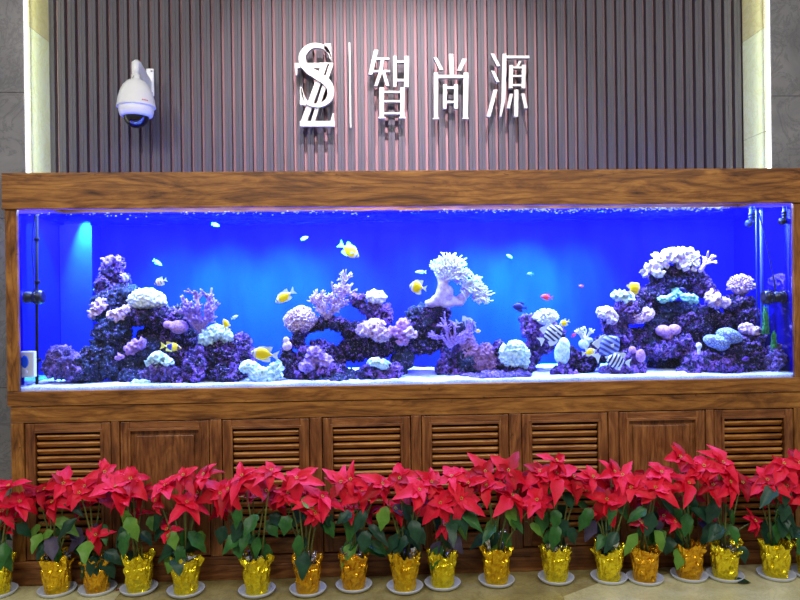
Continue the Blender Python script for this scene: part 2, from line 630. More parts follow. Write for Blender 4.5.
# fluted back wall
bm = bmesh.new()
pitch, face_w, dep = 0.0607, 0.043, 0.034
x = WL_
ztop = 3.6
while x < WR_ - 0.001:
    x1 = min(x + face_w, WR_)
    x2 = min(x + pitch, WR_)
    pts = [(x, WY + dep), (x + 0.002, WY), (x + face_w * 0.5 - 0.001, WY), (x + face_w * 0.5, WY + 0.0015), (x + face_w * 0.5 + 0.001, WY), (x1 - 0.002, WY), (x1, WY + dep), (x2, WY + dep)]
    for i in range(len(pts) - 1):
        (ax, ay), (bx_, by) = pts[i], pts[i + 1]
        q = [bm.verts.new(p) for p in ((ax, ay, 0), (bx_, by, 0), (bx_, by, ztop), (ax, ay, ztop))]
        bm.faces.new(q).material_index = 1 if i == 6 else 0
    x = x2
box(bm, WL_, WR_, WY + dep + 0.001, WY + 0.12, 0, ztop)
struct('wall_back', bm, [M['slat'], M['trough']])

for side, xa, xb in (('left', WL_ - 1.6, WL_), ('right', WR_, WR_ + 1.6)):
    # pilaster of grey slabs with fine joints
    bm = bmesh.new()
    zs = [0, 0.93, 1.86, 2.55, 3.6] if side == 'left' else [0, 0.9, 1.8, 2.52, 3.6]
    for z0, z1 in zip(zs, zs[1:]):
        box(bm, xa, xb, PILY, PILY + 0.42, z0 + 0.001, z1 - 0.001, 0.0015)
    struct('wall_' + side, bm, M['marble_grey'])
    # cream marble return of the niche
    bm = bmesh.new()
    s = 1 if side == 'left' else -1
    xe = xb if side == 'left' else xa
    zj = 2.93 if side == 'left' else 2.93
    zl = 0.0 if side == 'left' else 2.33
    lo, hi = sorted((xe, xe + s * 0.012))
    for z0, z1, mi in ((0.0, zl or 1.2, 0), (zl or 1.2, zj, 0), (zj, 3.6, 1)):
        box(bm, lo, hi, PILY + 0.05, WY, z0 + 0.0012, z1 - 0.0012, 0.001, mi)
    struct('trim_1' if side == 'left' else 'trim_2', bm, [M['marble_cream'], M['marble_cream_dark']])
    # light strip on the niche edge
    t = thing('led_strip_light', 'white glowing vertical light strip on the %s edge of the wall niche' % side, 'light strip', (xe, PILY, 0.6), group=None)
    bm = bmesh.new()
    lo, hi = sorted((0, s * 0.006))
    box(bm, lo, hi, 0.002, 0.026, 0, 2.9, 0.001)
    obj('housing', bm, M['white_plastic'], t)
    bm = bmesh.new()
    lo, hi = sorted((s * 0.0061, s * 0.014))
    box(bm, lo, hi, 0.002, 0.028, 0.01, 2.89, 0.001)
    obj('diffuser', bm, M['led'], t)
    ll = lamp('led_strip_lamp', 'AREA', (xe + s * 0.045, PILY + 0.03, 2.3), (xe - s * 0.01, WY, 2.3), 1.1, (0.9, 1.0, 0.72), shape='RECTANGLE', size=0.02, size_y=2.6)
    ll.data.spread = math.radians(70)

# ------------------------------------------------------------------ sign on the fluted wall
SY0, SY1 = 0.585, 0.612       # front and back of the letters


def px_poly(pts, ox, oy, s):
    out = []
    for x, y in pts:
        p = at(ox + x / s, oy + y / s, 0.6)
        out.append((p.x, p.z))
    return out


def stroke(bm, x0, y0, x1, y1, w, ox, oy, s, w1=None):
    w1 = w if w1 is None else w1
    dx, dy = x1 - x0, y1 - y0
    if abs(dx) > abs(dy):
        pts = [(x0, y0 - w / 2), (x1, y1 - w1 / 2), (x1, y1 + w1 / 2), (x0, y0 + w / 2)]
    else:
        pts = [(x0 - w / 2, y0), (x0 + w / 2, y0), (x1 + w1 / 2, y1), (x1 - w1 / 2, y1)]
    p = px_poly(pts, ox, oy, s)
    ar = sum(p[i][0] * p[(i + 1) % 4][1] - p[(i + 1) % 4][0] * p[i][1] for i in range(4))
    if ar < 0:
        p.reverse()
    prism(bm, p, SY0 + random.uniform(0, 0.0015), SY1)


def pins(t, places, ox, oy, s):
    for x, y in places:
        bm = bmesh.new()
        p = at(ox + x / s, oy + y / s, 0.6)
        tube(bm, [(p.x, SY1 - 0.005, p.z), (p.x, WY + 0.03, p.z)], 0.005, 8)
        obj('wall_pin', bm, M['sign_side'], t, world_coords=True)


def sign_char(name, label, strokes, places, ox, oy, s, loc):
    p = at(loc[0], loc[1], 0.6)
    t = thing(name, label, 'sign letter', (p.x, 0.6, p.z))
    bm = bmesh.new()
    for st in strokes:
        stroke(bm, *st[:5], ox, oy, s, st[5] if len(st) > 5 else None)
    obj('letter_face', bm, M['sign_metal'], t, world_coords=True)
    pins(t, places, ox, oy, s)


ZHI = [(108, 70, 70, 235, 28), (100, 130, 195, 130, 14), (92, 212, 200, 212, 14), (150, 130, 138, 215, 22), (138, 212, 105, 312, 22),
       (158, 222, 184, 310, 22), (232, 112, 232, 315, 22), (311, 112, 309, 318, 30), (240, 150, 300, 150, 14), (240, 272, 300, 272, 16),
       (145, 320, 145, 525, 30), (283, 320, 281, 525, 28), (145, 350, 282, 350, 13), (145, 412, 282, 412, 13), (145, 492, 282, 492, 14),
       (122, 521, 168, 521, 10), (260, 521, 304, 521, 10)]
sign_char('sign_character_wisdom', 'silver metal Chinese character 智 on the fluted wall, just right of the thin bar', ZHI,
          [(100, 120), (232, 200), (310, 200), (145, 450), (282, 450)], 360, 40, 6.667, (388, 118))
SHANG = [(68, 122, 108, 205, 24), (172, 98, 178, 245, 28), (262, 130, 226, 208, 28), (72, 222, 72, 530, 28), (271, 222, 268, 530, 32),
         (60, 248, 288, 248, 20), (132, 300, 130, 462, 24), (205, 300, 205, 462, 26), (140, 322, 200, 322, 14), (140, 416, 200, 416, 14),
         (52, 526, 92, 526, 9), (248, 526, 290, 526, 9)]
sign_char('sign_character_still', 'silver metal Chinese character 尚 on the fluted wall, middle of the three', SHANG,
          [(175, 200), (72, 300), (270, 300), (72, 480), (268, 480)], 425, 40, 6.664, (451, 119))
YUAN = [(447, 96, 488, 178, 24), (448, 210, 483, 284, 22), (468, 335, 420, 515, 26), (527, 96, 520, 400, 27), (520, 400, 500, 515, 26, 12),
        (520, 118, 692, 118, 18), (632, 145, 612, 182, 18), (572, 172, 568, 326, 26), (656, 170, 652, 326, 26), (575, 188, 652, 188, 13),
        (575, 244, 652, 244, 13), (575, 305, 652, 305, 14), (606, 335, 604, 515, 28), (573, 362, 552, 458, 22), (650, 360, 670, 460, 24)]
sign_char('sign_character_source', 'silver metal Chinese character 源 on the fluted wall, rightmost of the three', YUAN,
          [(526, 200), (605, 440), (445, 420), (654, 250)], 425, 40, 6.664, (508, 117))

# monogram
OX, OY, SS = 285, 30, 5.457
p0 = at(317, 127, 0.6)
t = thing('sign_monogram', 'silver interlaced S and Z monogram at the left end of the sign', 'sign logo', (p0.x, 0.6, p0.z))
bm = bmesh.new()
cl = [(252, 168, 10), (240, 130, 16), (215, 103, 26), (172, 92, 30), (130, 104, 38), (100, 140, 44), (100, 185, 46), (132, 225, 50), (182, 258, 52),
      (228, 290, 50), (250, 330, 44), (246, 376, 38), (214, 408, 30), (170, 418, 24), (128, 406, 20), (104, 372, 16), (93, 325, 10)]


def catmull(P, k=5):
    out = []
    n = len(P)
    for i in range(n - 1):
        a, b, c, d = P[max(i - 1, 0)], P[i], P[i + 1], P[min(i + 2, n - 1)]
        for j in range(k):
            t_ = j / k
            out.append(tuple(0.5 * ((2 * b[q]) + (-a[q] + c[q]) * t_ + (2 * a[q] - 5 * b[q] + 4 * c[q] - d[q]) * t_ ** 2 +
                                    (-a[q] + 3 * b[q] - 3 * c[q] + d[q]) * t_ ** 3) for q in range(len(b))))
    out.append(P[-1])
    return out


def ribbon(bm, pts, y0, y1, ox, oy, s):
    L, R = [], []
    for i, (x, y, w) in enumerate(pts):
        a, b = pts[max(i - 1, 0)], pts[min(i + 1, len(pts) - 1)]
        dx, dy = b[0] - a[0], b[1] - a[1]
        q = math.hypot(dx, dy) or 1
        L.append((x - dy / q * w / 2, y + dx / q * w / 2))
        R.append((x + dy / q * w / 2, y - dx / q * w / 2))
    L, R = px_poly(L, ox, oy, s), px_poly(R, ox, oy, s)
    g = [[bm.verts.new((p[0], yy, p[1])) for p in line] for yy, line in ((y0, L), (y0, R), (y1, R), (y1, L))]
    n = len(pts)
    for i in range(n - 1):
        for c in range(4):
            d = (c + 1) % 4
            bm.faces.new((g[c][i], g[c][i + 1], g[d][i + 1], g[d][i]))
    bm.faces.new([g[c][0] for c in range(4)])
    bm.faces.new([g[c][-1] for c in (3, 2, 1, 0)])
    bmesh.ops.recalc_face_normals(bm, faces=bm.faces[:])


ribbon(bm, [(x_, y_, w_ * 0.86) for x_, y_, w_ in catmull(cl)], SY0 - 0.012, SY1 - 0.012, OX, OY, SS)
prism(bm, px_poly([(215, 84), (215, 112), (244, 140), (258, 182), (252, 82)][::-1], OX, OY, SS), SY0 - 0.012, SY1 - 0.012)
prism(bm, px_poly([(85, 318), (84, 416), (120, 418), (104, 376), (94, 318)][::-1], OX, OY, SS), SY0 - 0.012, SY1 - 0.012)
obj('letter_s', bm, M['sign_metal'], t, world_coords=True)
bm = bmesh.new()
for st in [(55, 198, 228, 198, 28), (218, 186, 98, 520, 34), (255, 186, 150, 512, 22), (82, 514, 272, 514, 30), (62, 186, 64, 250, 16, 8), (265, 458, 258, 510, 8, 24), (190, 186, 262, 186, 8)]:
    stroke(bm, *st[:5], OX, OY, SS, st[5] if len(st) > 5 else None)
obj('letter_z', bm, M['sign_metal'], t, world_coords=True)
pins(t, [(100, 515), (155, 515), (210, 515), (262, 515), (150, 100), (215, 100), (100, 410), (210, 410)], OX, OY, SS)

p0, p1 = at(349.5, 43, 0.6), at(349.5, 128, 0.6)
bm = bmesh.new()
box(bm, p0.x - 0.005, p0.x + 0.005, SY0 + 0.004, SY1, p1.z, p0.z, 0.001)
for z in (p1.z + 0.03, p0.z - 0.03):
    tube(bm, [(p0.x, SY1 - 0.004, z), (p0.x, WY + 0.014, z)], 0.004, 8)
tag(obj('sign_divider_bar', bm, M['sign_metal']), 'thin silver vertical bar between the monogram and the first character', 'sign bar')

# ------------------------------------------------------------------ security camera
CY = 0.44
pc = at(136.5, 128, CY)
m = mpp(CY)
t = thing('security_camera', 'white dome security camera hanging from a wall bracket on the fluted wall', 'security camera', (pc.x, CY, pc.z))
H = lambda v: (129 - v) * m           # pixel row -> height above base
R = lambda w: w / 2 / 6.667 * m
bm = bmesh.new()
lathe(bm, [(0.001, H(81)), (R(60), H(81.3)), (R(112), H(83.2)), (R(166), H(87.6)), (R(204), H(93.4)), (R(230), H(100.5)), (R(242), H(107)), (R(246), H(107.6)), (R(246), H(108.6)), (R(222), H(109)), (R(200), H(108))], 40)
obj('housing', bm, M['white_plastic'], t, True)
bm = bmesh.new()
lathe(bm, [(R(200), H(108)), (R(222), H(108.5)), (R(220), H(113)), (R(205), H(117)), (R(170), H(118.5)), (R(160), H(118))], 40)
obj('lower_ring', bm, M['white_plastic'], t, True)
bm = bmesh.new()
lathe(bm, [(R(158), H(116))] + [(R(158) * math.cos(a * PI / 20), H(118) - R(150) * 0.98 * math.sin(a * PI / 20)) for a in range(0, 10)] + [(0.0, H(118) - R(150) * 0.98)], 32)
obj('dome', bm, M['smoke_dome'], t, True)
bm = bmesh.new()
lathe(bm, [(0, H(80)), (R(40), H(80)), (R(42), H(76.5)), (R(58), H(76.5)), (R(58), H(81.5)), (R(62), H(82.5))], 24)
tube(bm, [(0, 0, H(80)), (0, 0, H(70)), (0, 0.006, H(65.5)), (0.003, 0.02, H(63.5))], [R(48), R(52), R(56), R(46)], 16)
obj('arm', bm, M['white_plastic'], t, True)
qa, qb = at(146.5, 69, 0.655) - pc, at(154.5, 96.5, 0.655) - pc
bm = bmesh.new()
hv = []
for i in range(14):
    a_ = 2 * PI * i / 14
    hv.append(bm.verts.new((0.003 + R(50) * math.cos(a_), 0.012 + 0.6 * R(50) * math.sin(a_), H(63.2))))
    hv.append(bm.verts.new((R(48) * math.cos(a_), 0.012 + 0.6 * R(48) * math.sin(a_), H(73))))
xm = (qa.x + qb.x) / 2
for x_ in (xm - 0.016, xm + 0.010):
    for z_ in (H(72), H(93)):
        hv.append(bm.verts.new((x_, 0.206, z_)))
bmesh.ops.convex_hull(bm, input=hv)
obj('bracket_arm', bm, M['white_plastic'], t)
bm = bmesh.new()
box(bm, qa.x, qb.x, 0.204, 0.2185, qb.z, qa.z, 0.004)
pl = obj('mounting_plate', bm, M['white_plastic'], t)
bm = bmesh.new()
for z in (qb.z + 0.016, qa.z - 0.016):
    lathe(bm, [(0, 0.004), (0.005, 0.003), (0.006, 0)], 12, Matrix.Translation((qb.x - 0.012, 0.2038, z)) @ Matrix.Rotation(PI / 2, 4, 'X'))
obj('screw', bm, M['metal_screw'], pl)
bm = bmesh.new()
for i in range(4):
    a0 = -PI / 2 + 0.62 + i * 0.09
    rr = R(242)
    q = [(rr * math.cos(a0), rr * math.sin(a0)), (rr * math.cos(a0 + 0.06), rr * math.sin(a0 + 0.06))]
    z0, z1 = H(105.4), H(104.5)
    vs = [bm.verts.new((x * k2, y * k2, z)) for z in (z0, z1) for (x, y) in q for k2 in (0.985, 1.004)]
    bmesh.ops.convex_hull(bm, input=vs)
obj('red_maker_mark', bm, M['red_mark'], t)
bm = bmesh.new()
tube(bm, [(0, 0.0, H(80)), (0, -0.03, H(79)), (-0.012, -0.03, H(83))], 0.0015, 6)
obj('safety_cord', bm, M['black_plastic'], t)

# ------------------------------------------------------------------ aquarium
XL, XR = -1.748, 2.163        # inside of the posts
OL, OR_ = -1.806, 2.215       # outside
ZB, ZT = 0.957, 1.865         # glass
HB, HT = 1.853, 2.032         # canopy board
BY = 0.61                     # tank back
aq = thing('aquarium', 'long wood-framed aquarium glowing blue on top of the oak cabinet', 'aquarium', (0.2, 0.3, 0.955))


def W(name, bm, mat, par=aq, smooth=False):
    return obj(name, bm, mat, par, smooth, True)


bm = bmesh.new()
box(bm, OL - 0.008, OR_ + 0.008, -0.03, -0.002, HB, HT, 0.003)
box(bm, OL - 0.008, OL + 0.016, 0.0, BY, HB + 0.055, HT, 0.002)
box(bm, OR_ - 0.016, OR_ + 0.008, 0.0, BY, HB + 0.055, HT, 0.002)
box(bm, OL + 0.016, OR_ - 0.016, BY - 0.02, BY + 0.02, HB + 0.055, HT, 0.002)
W('canopy', bm, M['wood_h'])
for xa, xb in ((OL, XL), (XR, OR_)):
    bm = bmesh.new()
    box(bm, xa, xb, -0.02, 0.003, 0.958, HB - 0.001, 0.003)
    W('corner_post', bm, M['wood_v'])
bm = bmesh.new()
box(bm, OL, OR_, -0.022, 0.003, 0.884, ZB, 0.003)
W('bottom_rail', bm, M['wood_h'])
bm = bmesh.new()
box(bm, XL - 0.03, XR + 0.03, 0.004, 0.014, ZB - 0.02, ZT)
W('front_glass', bm, M['glass'])
for xa in (XL - 0.032, XR + 0.02):
    bm = bmesh.new()
    box(bm, xa, xa + 0.012, 0.015, BY - 0.001, ZB - 0.02, HB + 0.053)
    W('side_glass', bm, M['side_glass'])
bm = bmesh.new()
box(bm, XL - 0.032, XR + 0.032, BY, BY + 0.01, 0.93, HB + 0.053)
W('back_panel', bm, M['tank_back'])
bm = bmesh.new()
box(bm, XL - 0.032, XR + 0.032, 0.015, BY, 0.925, 0.937)
W('tank_floor', bm, M['tank_back'])
bm = bmesh.new()
nx, ny = 260, 24
ws = []
for j in range(ny + 1):
    row = []
    for i in range(nx + 1):
        x_ = XL - 0.018 + (XR - XL + 0.036) * i / nx
        y_ = 0.015 + (BY - 0.017) * j / ny
        z_ = 1.838 + 0.006 * noise.noise((x_ * 6, y_ * 12, 0)) + 0.003 * noise.noise((x_ * 20, y_ * 30, 3))
        row.append(bm.verts.new((x_, y_, z_)))
    ws.append(row)
for j in range(ny):
    for i in range(nx):
        bm.faces.new((ws[j][i], ws[j][i + 1], ws[j + 1][i + 1], ws[j + 1][i]))
W('water_surface', bm, M['water'], smooth=True)

# sand bed
bm = bmesh.new()
nx, ny = 300, 36
ws = []
for j in range(ny + 1):
    row = []
    for i in range(nx + 1):
        x_ = XL - 0.018 + (XR - XL + 0.036) * i / nx
        y_ = 0.0146 + (BY - 0.0165) * j / ny
        z_ = 0.972 + 0.010 * noise.noise((x_ * 5, y_ * 6, 0)) + 0.004 * noise.noise((x_ * 22, y_ * 22, 3)) + 0.012 * (y_ / BY)
        row.append(bm.verts.new((x_, y_, z_)))
    ws.append(row)
for j in range(ny):
    for i in range(nx):
        bm.faces.new((ws[j][i], ws[j][i + 1], ws[j + 1][i + 1], ws[j + 1][i]))
for row in (ws[0], ws[-1]):
    low = [bm.verts.new((v.co.x, v.co.y, 0.938)) for v in row]
    for i in range(nx):
        bm.faces.new((row[i], low[i], low[i + 1], row[i + 1]))
so = obj('sand_bed', bm, M['sand'], None, True)
so['kind'] = 'stuff'
tag(so, 'white sand covering the aquarium floor', 'sand')

# white beads imitating ripple glints where the surface meets the front glass
bm = bmesh.new()
rng = random.Random(77)
for i in range(420):
    if i < 300:
        u_ = 440 + 290 * rng.random() ** 0.8
    else:
        u_ = rng.uniform(30, 700)
    p_ = at(u_, 208.5, 0.03)
    amp_ = 0.008 + 0.018 * max(0, noise.noise((p_.x * 4, 1.5, 0)))
    q_ = Vector((p_.x, 0.022 + rng.random() * 0.03, 1.841 - abs(rng.gauss(0, 1)) * amp_))
    bmesh.ops.create_icosphere(bm, subdivisions=1, radius=rng.uniform(0.0016, 0.0042), matrix=Matrix.Translation(q_) @ Matrix.Diagonal((rng.uniform(1, 2.4), 1, 0.8, 1)))
fo = tag(obj('ripple_glint_beads', bm, M['white_plastic'], None, True), 'white beads imitating ripple glints along the waterline behind the front glass', 'ripple glints')
fo['kind'] = 'stuff'

# overflow chamber at the left end
xo0, xo1 = at(38, 300, 0.49).x, at(93, 300, 0.49).x
bm = bmesh.new()
box(bm, XL - 0.018, xo1, 0.485, 0.493, 0.96, 1.83, 0.001)
box(bm, xo1 - 0.008, xo1, 0.493, BY - 0.002, 0.96, 1.83, 0.001)
for i in range(14):
    xx = XL + 0.01 + (xo1 - XL - 0.03) * i / 13
    box(bm, xx, xx + 0.012, 0.485, 0.493, 1.83, 1.852, 0.001)
tag(obj('overflow_chamber', bm, M['acrylic']), 'blue acrylic overflow partition in the left rear corner of the aquarium', 'overflow box')


# ------------------------------------------------------------------ tank equipment
def pump(u, v, Y, flip, label, cord):
    p = at(u, v, Y)
    t = thing('circulation_pump', label, 'pump', p)
    bm = bmesh.new()
    Mx = Matrix.Rotation(PI / 2 * flip, 4, 'Y')
    lathe(bm, [(0, -0.055), (0.026, -0.055), (0.03, -0.05), (0.03, -0.012), (0.024, -0.008), (0.024, 0.0), (0.036, 0.004), (0.038, 0.03), (0.034, 0.045), (0.026, 0.05), (0.012, 0.046), (0, 0.05)], 20, Mx)
    for i in range(10):
        a0 = 2 * PI * i / 10
        q = Mx @ Vector((0.037 * math.cos(a0), 0.037 * math.sin(a0), 0.018))
        box(bm, q.x - 0.004, q.x + 0.004, q.y - 0.004, q.y + 0.004, q.z - 0.004, q.z + 0.004)
    obj('pump_body', bm, M['black_plastic'], t, True)
    bm = bmesh.new()
    tube(bm, [(Mx @ Vector((0, 0, -0.05))), (Mx @ Vector((0, 0, -0.062)))], 0.034, 16)
    obj('magnet_mount', bm, M['black_plastic'], t)
    bm = bmesh.new()
    tube(bm, [Vector(c) for c in cord], 0.0035, 8)
    obj('power_cord', bm, M['black_plastic'], t, world_coords=True)


a = at(34, 297, 0.1)
cordL = [a, at(34, 280, 0.1), at(32, 250, 0.08), at(33, 230, 0.08), at(35, 214, 0.08)]
pump(34, 297, 0.1, 1, 'black circulation pump hanging by the left end pane of the aquarium', cordL)
cordR = [at(776, 297, 0.1), at(774, 280, 0.1), at(769, 255, 0.1), at(764, 232, 0.1), at(759, 213, 0.1)]
pump(772, 297, 0.1, -1, 'black circulation pump by the right end pane of the aquarium, above the algae', cordR)

# rod on the left
p0, p1 = at(36.5, 211, 0.13), at(37, 381, 0.13)
bm = bmesh.new()
tube(bm, [(p0.x, 0.13, 1.84), (p1.x, 0.13, 0.976)], 0.008, 10)
for z in (1.72, 1.5, 1.1):
    tube(bm, [(p0.x, 0.13, z - 0.008), (p0.x, 0.13, z + 0.008)], 0.014, 10)
tag(obj('aquarium_heater', bm, M['matte_black'], None, True), 'tall thin black heater rod standing at the left end of the aquarium', 'heater')
# thermometer bottom left
p = at(28.5, 365, 0.06)
t = thing('aquarium_controller', 'small white box with a blue face in the lower left corner of the aquarium', 'controller', (p.x, 0.06, p.z - 0.062))
z = 0.062
bm = bmesh.new()
box(bm, -0.034, 0.034, -0.012, 0.018, 0.0, z + 0.07, 0.006)
obj('casing', bm, M['white_plastic'], t)
bm = bmesh.new()
lathe(bm, [(0, 0.004), (0.017, 0.004), (0.019, 0.0)], 24, Matrix.Translation((-0.012, -0.012, z + 0.018)) @ Matrix.Rotation(PI / 2, 4, 'X') @ Matrix.Diagonal((1, 1.7, 1, 1)))
obj('blue_display', bm, M['blue_gel'], t)
bm = bmesh.new()
lathe(bm, [(0, 0.006), (0.009, 0.005), (0.01, 0.0)], 16, Matrix.Translation((-0.008, -0.012, z - 0.032)) @ Matrix.Rotation(PI / 2, 4, 'X'))
obj('dial', bm, M['white_plastic'], t)
# pale return pipe on the right
bm = bmesh.new()
p0 = at(762, 300, 0.19)
tube(bm, [(p0.x, 0.19, 1.85), (p0.x, 0.19, 0.98)], 0.009, 12)
tube(bm, [(p0.x - 0.022, 0.2, 1.85), (p0.x - 0.022, 0.2, 1.25)], 0.004, 10)
tag(obj('return_pipe', bm, M['pipe'], None, True), 'pale vertical pipe at the right end of the aquarium', 'pipe')
# nozzles near the surface, right
for u, v, mat, lb in ((752, 221, M['pipe'], 'pale outlet nozzle under the water surface at the right end'), (785, 219, M['black_plastic'], 'dark outlet nozzle at the top right corner of the aquarium')):
    p = at(u, v, 0.09)
    bm = bmesh.new()
    tube(bm, [(p.x, 0.09, 1.85), (p.x, 0.09, p.z + 0.01), (p.x - 0.012, 0.085, p.z - 0.01), (p.x - 0.03, 0.07, p.z - 0.015)], [0.013, 0.013, 0.015, 0.02], 14)
    for z in (p.z + 0.02, p.z + 0.035):
        tube(bm, [(p.x, 0.09, z - 0.004), (p.x, 0.09, z + 0.004)], 0.018, 14)
    tag(obj('outlet_nozzle', bm, mat, None, True), lb, 'nozzle')


# ------------------------------------------------------------------ rocks and corals
def remesh(bm, voxel):
    me = bpy.data.meshes.new('tmp')
    bm.to_mesh(me)
    bm.free()
    o = bpy.data.objects.new('tmp', me)
    COL.objects.link(o)
    md = o.modifiers.new('r', 'REMESH')
    md.mode = 'VOXEL'
    md.voxel_size = voxel
    dg = bpy.context.evaluated_depsgraph_get()
    dg.update()
    me2 = bpy.data.meshes.new_from_object(o.evaluated_get(dg))
    bpy.data.objects.remove(o)
    bpy.data.meshes.remove(me)
    return me2


def displace(me, fn):
    n = len(me.vertices)
    co = np.empty(n * 3, 'f')
    no = np.empty(n * 3, 'f')
    me.vertices.foreach_get('co', co)
    me.vertices.foreach_get('normal', no)
    co = co.reshape(-1, 3)
    no = no.reshape(-1, 3)
    d = np.array([fn(c) for c in co.tolist()], 'f')
    co += no * d[:, None]
    me.vertices.foreach_set('co', co.ravel())
    me.polygons.foreach_set('use_smooth', [True] * len(me.polygons))
    me.update()


def ell(bm, c, rx, ry, rz, rot=0.0, sub=3):
    Mx = Matrix.Translation(c) @ Matrix.Rotation(rot, 4, 'Y') @ Matrix.Diagonal((rx, ry, rz, 1))
    bmesh.ops.create_icosphere(bm, subdivisions=sub, radius=1, matrix=Mx)


FLOORZ = 0.974


def rock(label, mat, blobs, voxel=0.0065, amp=1.0, name='live_rock', cat='rock', group=None):
    """blobs = [(u, v, Y, half width px, half height px[, depth m])]"""
    bm = bmesh.new()
    cs = [at(b[0], b[1], b[2]) for b in blobs]
    base = Vector((sum(c.x for c in cs) / len(cs), sum(c.y for c in cs) / len(cs), min(c.z - b[4] * mpp(b[2]) for c, b in zip(cs, blobs))))
    if base.z < FLOORZ:
        base.z = FLOORZ - 0.004
    for c, b in zip(cs, blobs):
        m_ = mpp(b[2])
        ry = b[5] if len(b) > 5 else min(0.13, 0.85 * max(b[3], b[4]) * m_)
        ell(bm, c - base, b[3] * m_, ry, b[4] * m_)
    me = remesh(bm, voxel)
    o_ = random.uniform(0, 50)

    def fn(c):
        v = Vector(c) + Vector((o_, 0, 0))
        a_ = noise.noise(v * 12) * 0.016 + noise.noise(v * 28) * 0.018
        r_ = abs(noise.noise(v * 42)) * -0.044 + 0.011 + noise.noise(v * 80) * 0.014
        return (a_ + r_) * amp
    displace(me, fn)
    me.materials.append(mat)
    o = link(name, me)
    o.location = base
    return tag(o, label, cat, group)


PU, SL, DK, MV = M['rock_purple'], M['rock_slate'], M['rock_dark'], M['rock_mauve']
rock('low ridged mauve rock on the sand at the far left, nearest the heater rod', MV, [(60, 362, .16, 14, 15), (72, 368, .16, 14, 12), (51, 368, .14, 8, 9)])
rock('low slate rock with a crest of purple knobs, under the barrel-shaped rock', SL, [(85, 369, .2, 18, 14), (96, 358, .22, 16, 12), (108, 363, .22, 14, 15)])
rock('topmost purple rock of the left reef tower, beside the cyan light beam', PU, [(111, 268, .4, 11, 11), (105, 282, .4, 9, 12), (122, 279, .4, 9, 6), (112, 290, .4, 15, 8)])
rock('squat slate rock with a hollow in the left tower, between top and barrel rocks', SL, [(111, 302, .36, 16, 14), (124, 294, .38, 14, 8), (101, 312, .36, 9, 9)])
rock('barrel-shaped slate rock low in the left tower', SL, [(112, 334, .28, 18, 17), (106, 346, .27, 14, 12), (120, 322, .3, 12, 7)])
rock('shelf of dark rock below the white dome coral of the left reef', DK, [(140, 316, .32, 22, 8), (165, 318, .33, 24, 9), (182, 313, .34, 12, 8)])
rock('broad slate rock at the centre foot of the left reef', SL, [(132, 362, .28, 16, 18), (150, 352, .3, 22, 14), (140, 376, .26, 26, 10), (128, 345, .3, 9, 7)])
rock('dark rock behind the blue and yellow fish in the left reef', DK, [(165, 338, .4, 26, 14), (188, 342, .4, 16, 16), (178, 362, .38, 20, 18)])
rock('front rock with pale knobs before the left reef', MV, [(161, 370, .14, 14, 13), (170, 374, .15, 9, 9), (152, 376, .14, 8, 8)])
rock('small purple stone on the sand between left reef rocks', PU, [(177, 381, .1, 6, 5)])
rock('upright purple rock left of the fuzzy green-white coral mound', PU, [(196, 368, .16, 12, 15), (191, 378, .15, 9, 8), (199, 355, .18, 8, 7)])
rock('large dark purple rock under the fuzzy green-white coral', DK, [(222, 362, .24, 20, 20), (213, 348, .27, 14, 12), (236, 352, .26, 12, 12), (228, 374, .2, 20, 10)])
rock('purple encrusted rock right of the dark one, behind the yellow fish', PU, [(240, 345, .32, 10, 12), (246, 362, .3, 10, 14)])
rock('purple frilled rock pile below the round pink coral, centre left', PU, [(312, 362, .2, 18, 16), (325, 372, .18, 20, 9), (300, 372, .18, 14, 9), (320, 350, .24, 13, 9)])
rock('narrow standing rock at the left end of the centre left reef', DK, [(287, 360, .2, 6, 16), (288, 344, .2, 5, 7)])
rock('thin neck of rock carrying the round pink coral', DK, [(300, 338, .26, 5, 14), (305, 330, .28, 8, 6)], 0.007)
rock('dark rock bridge under the feathery pink coral', DK, [(318, 325, .3, 14, 6), (336, 325, .3, 14, 6), (354, 330, .3, 14, 7), (328, 320, .3, 9, 6)], 0.007)
rock('dark sloping rock between the bridge and the sand', DK, [(338, 356, .3, 12, 9), (352, 350, .3, 14, 11), (364, 342, .3, 12, 11)])
rock('dark flat rock lying along the sand, centre left', SL, [(330, 379, .16, 26, 4), (345, 375, .2, 12, 5)])
rock('knobbly dark rock beneath the small white dome coral', PU, [(376, 312, .32, 12, 10), (357, 301, .32, 8, 6), (364, 308, .32, 8, 6), (384, 318, .32, 8, 8)])
rock('purple rock column right of the bridge', DK, [(374, 346, .3, 18, 13), (386, 340, .3, 10, 14), (372, 330, .32, 14, 10)])
rock('low purple rock under the pale teal coral pad', PU, [(388, 373, .14, 14, 9), (368, 374, .15, 10, 8), (378, 376, .16, 14, 8)])
rock('smooth slate block behind the low purple rock', SL, [(398, 368, .3, 9, 16), (405, 356, .3, 10, 12)], amp=0.5)
rock('encrusted slate rock left of the leather coral', SL, [(398, 340, .32, 16, 11), (412, 330, .32, 12, 12), (420, 316, .33, 14, 10)])
rock('dark rock with reddish top carrying the big leather coral', DK, [(436, 312, .32, 14, 9), (424, 330, .34, 18, 16), (440, 334, .34, 16, 14), (418, 345, .34, 20, 8)])
rock('dark rock standing right of the small cave', PU, [(452, 352, .3, 12, 16), (446, 370, .28, 10, 12), (456, 376, .24, 12, 7)])
rock('slate rock under the mauve encrusting coral', SL, [(468, 360, .28, 12, 20), (480, 370, .26, 14, 10), (462, 335, .32, 9, 12)])
rock('long flat mauve rock on the sand, centre of the tank', MV, [(478, 378, .14, 18, 4), (500, 376, .14, 22, 5), (520, 375, .15, 12, 5)], amp=0.6)
rock('dark purple rock beneath the large white lobed coral', DK, [(520, 371, .2, 12, 8), (505, 368, .22, 14, 9), (498, 352, .24, 6, 10)])
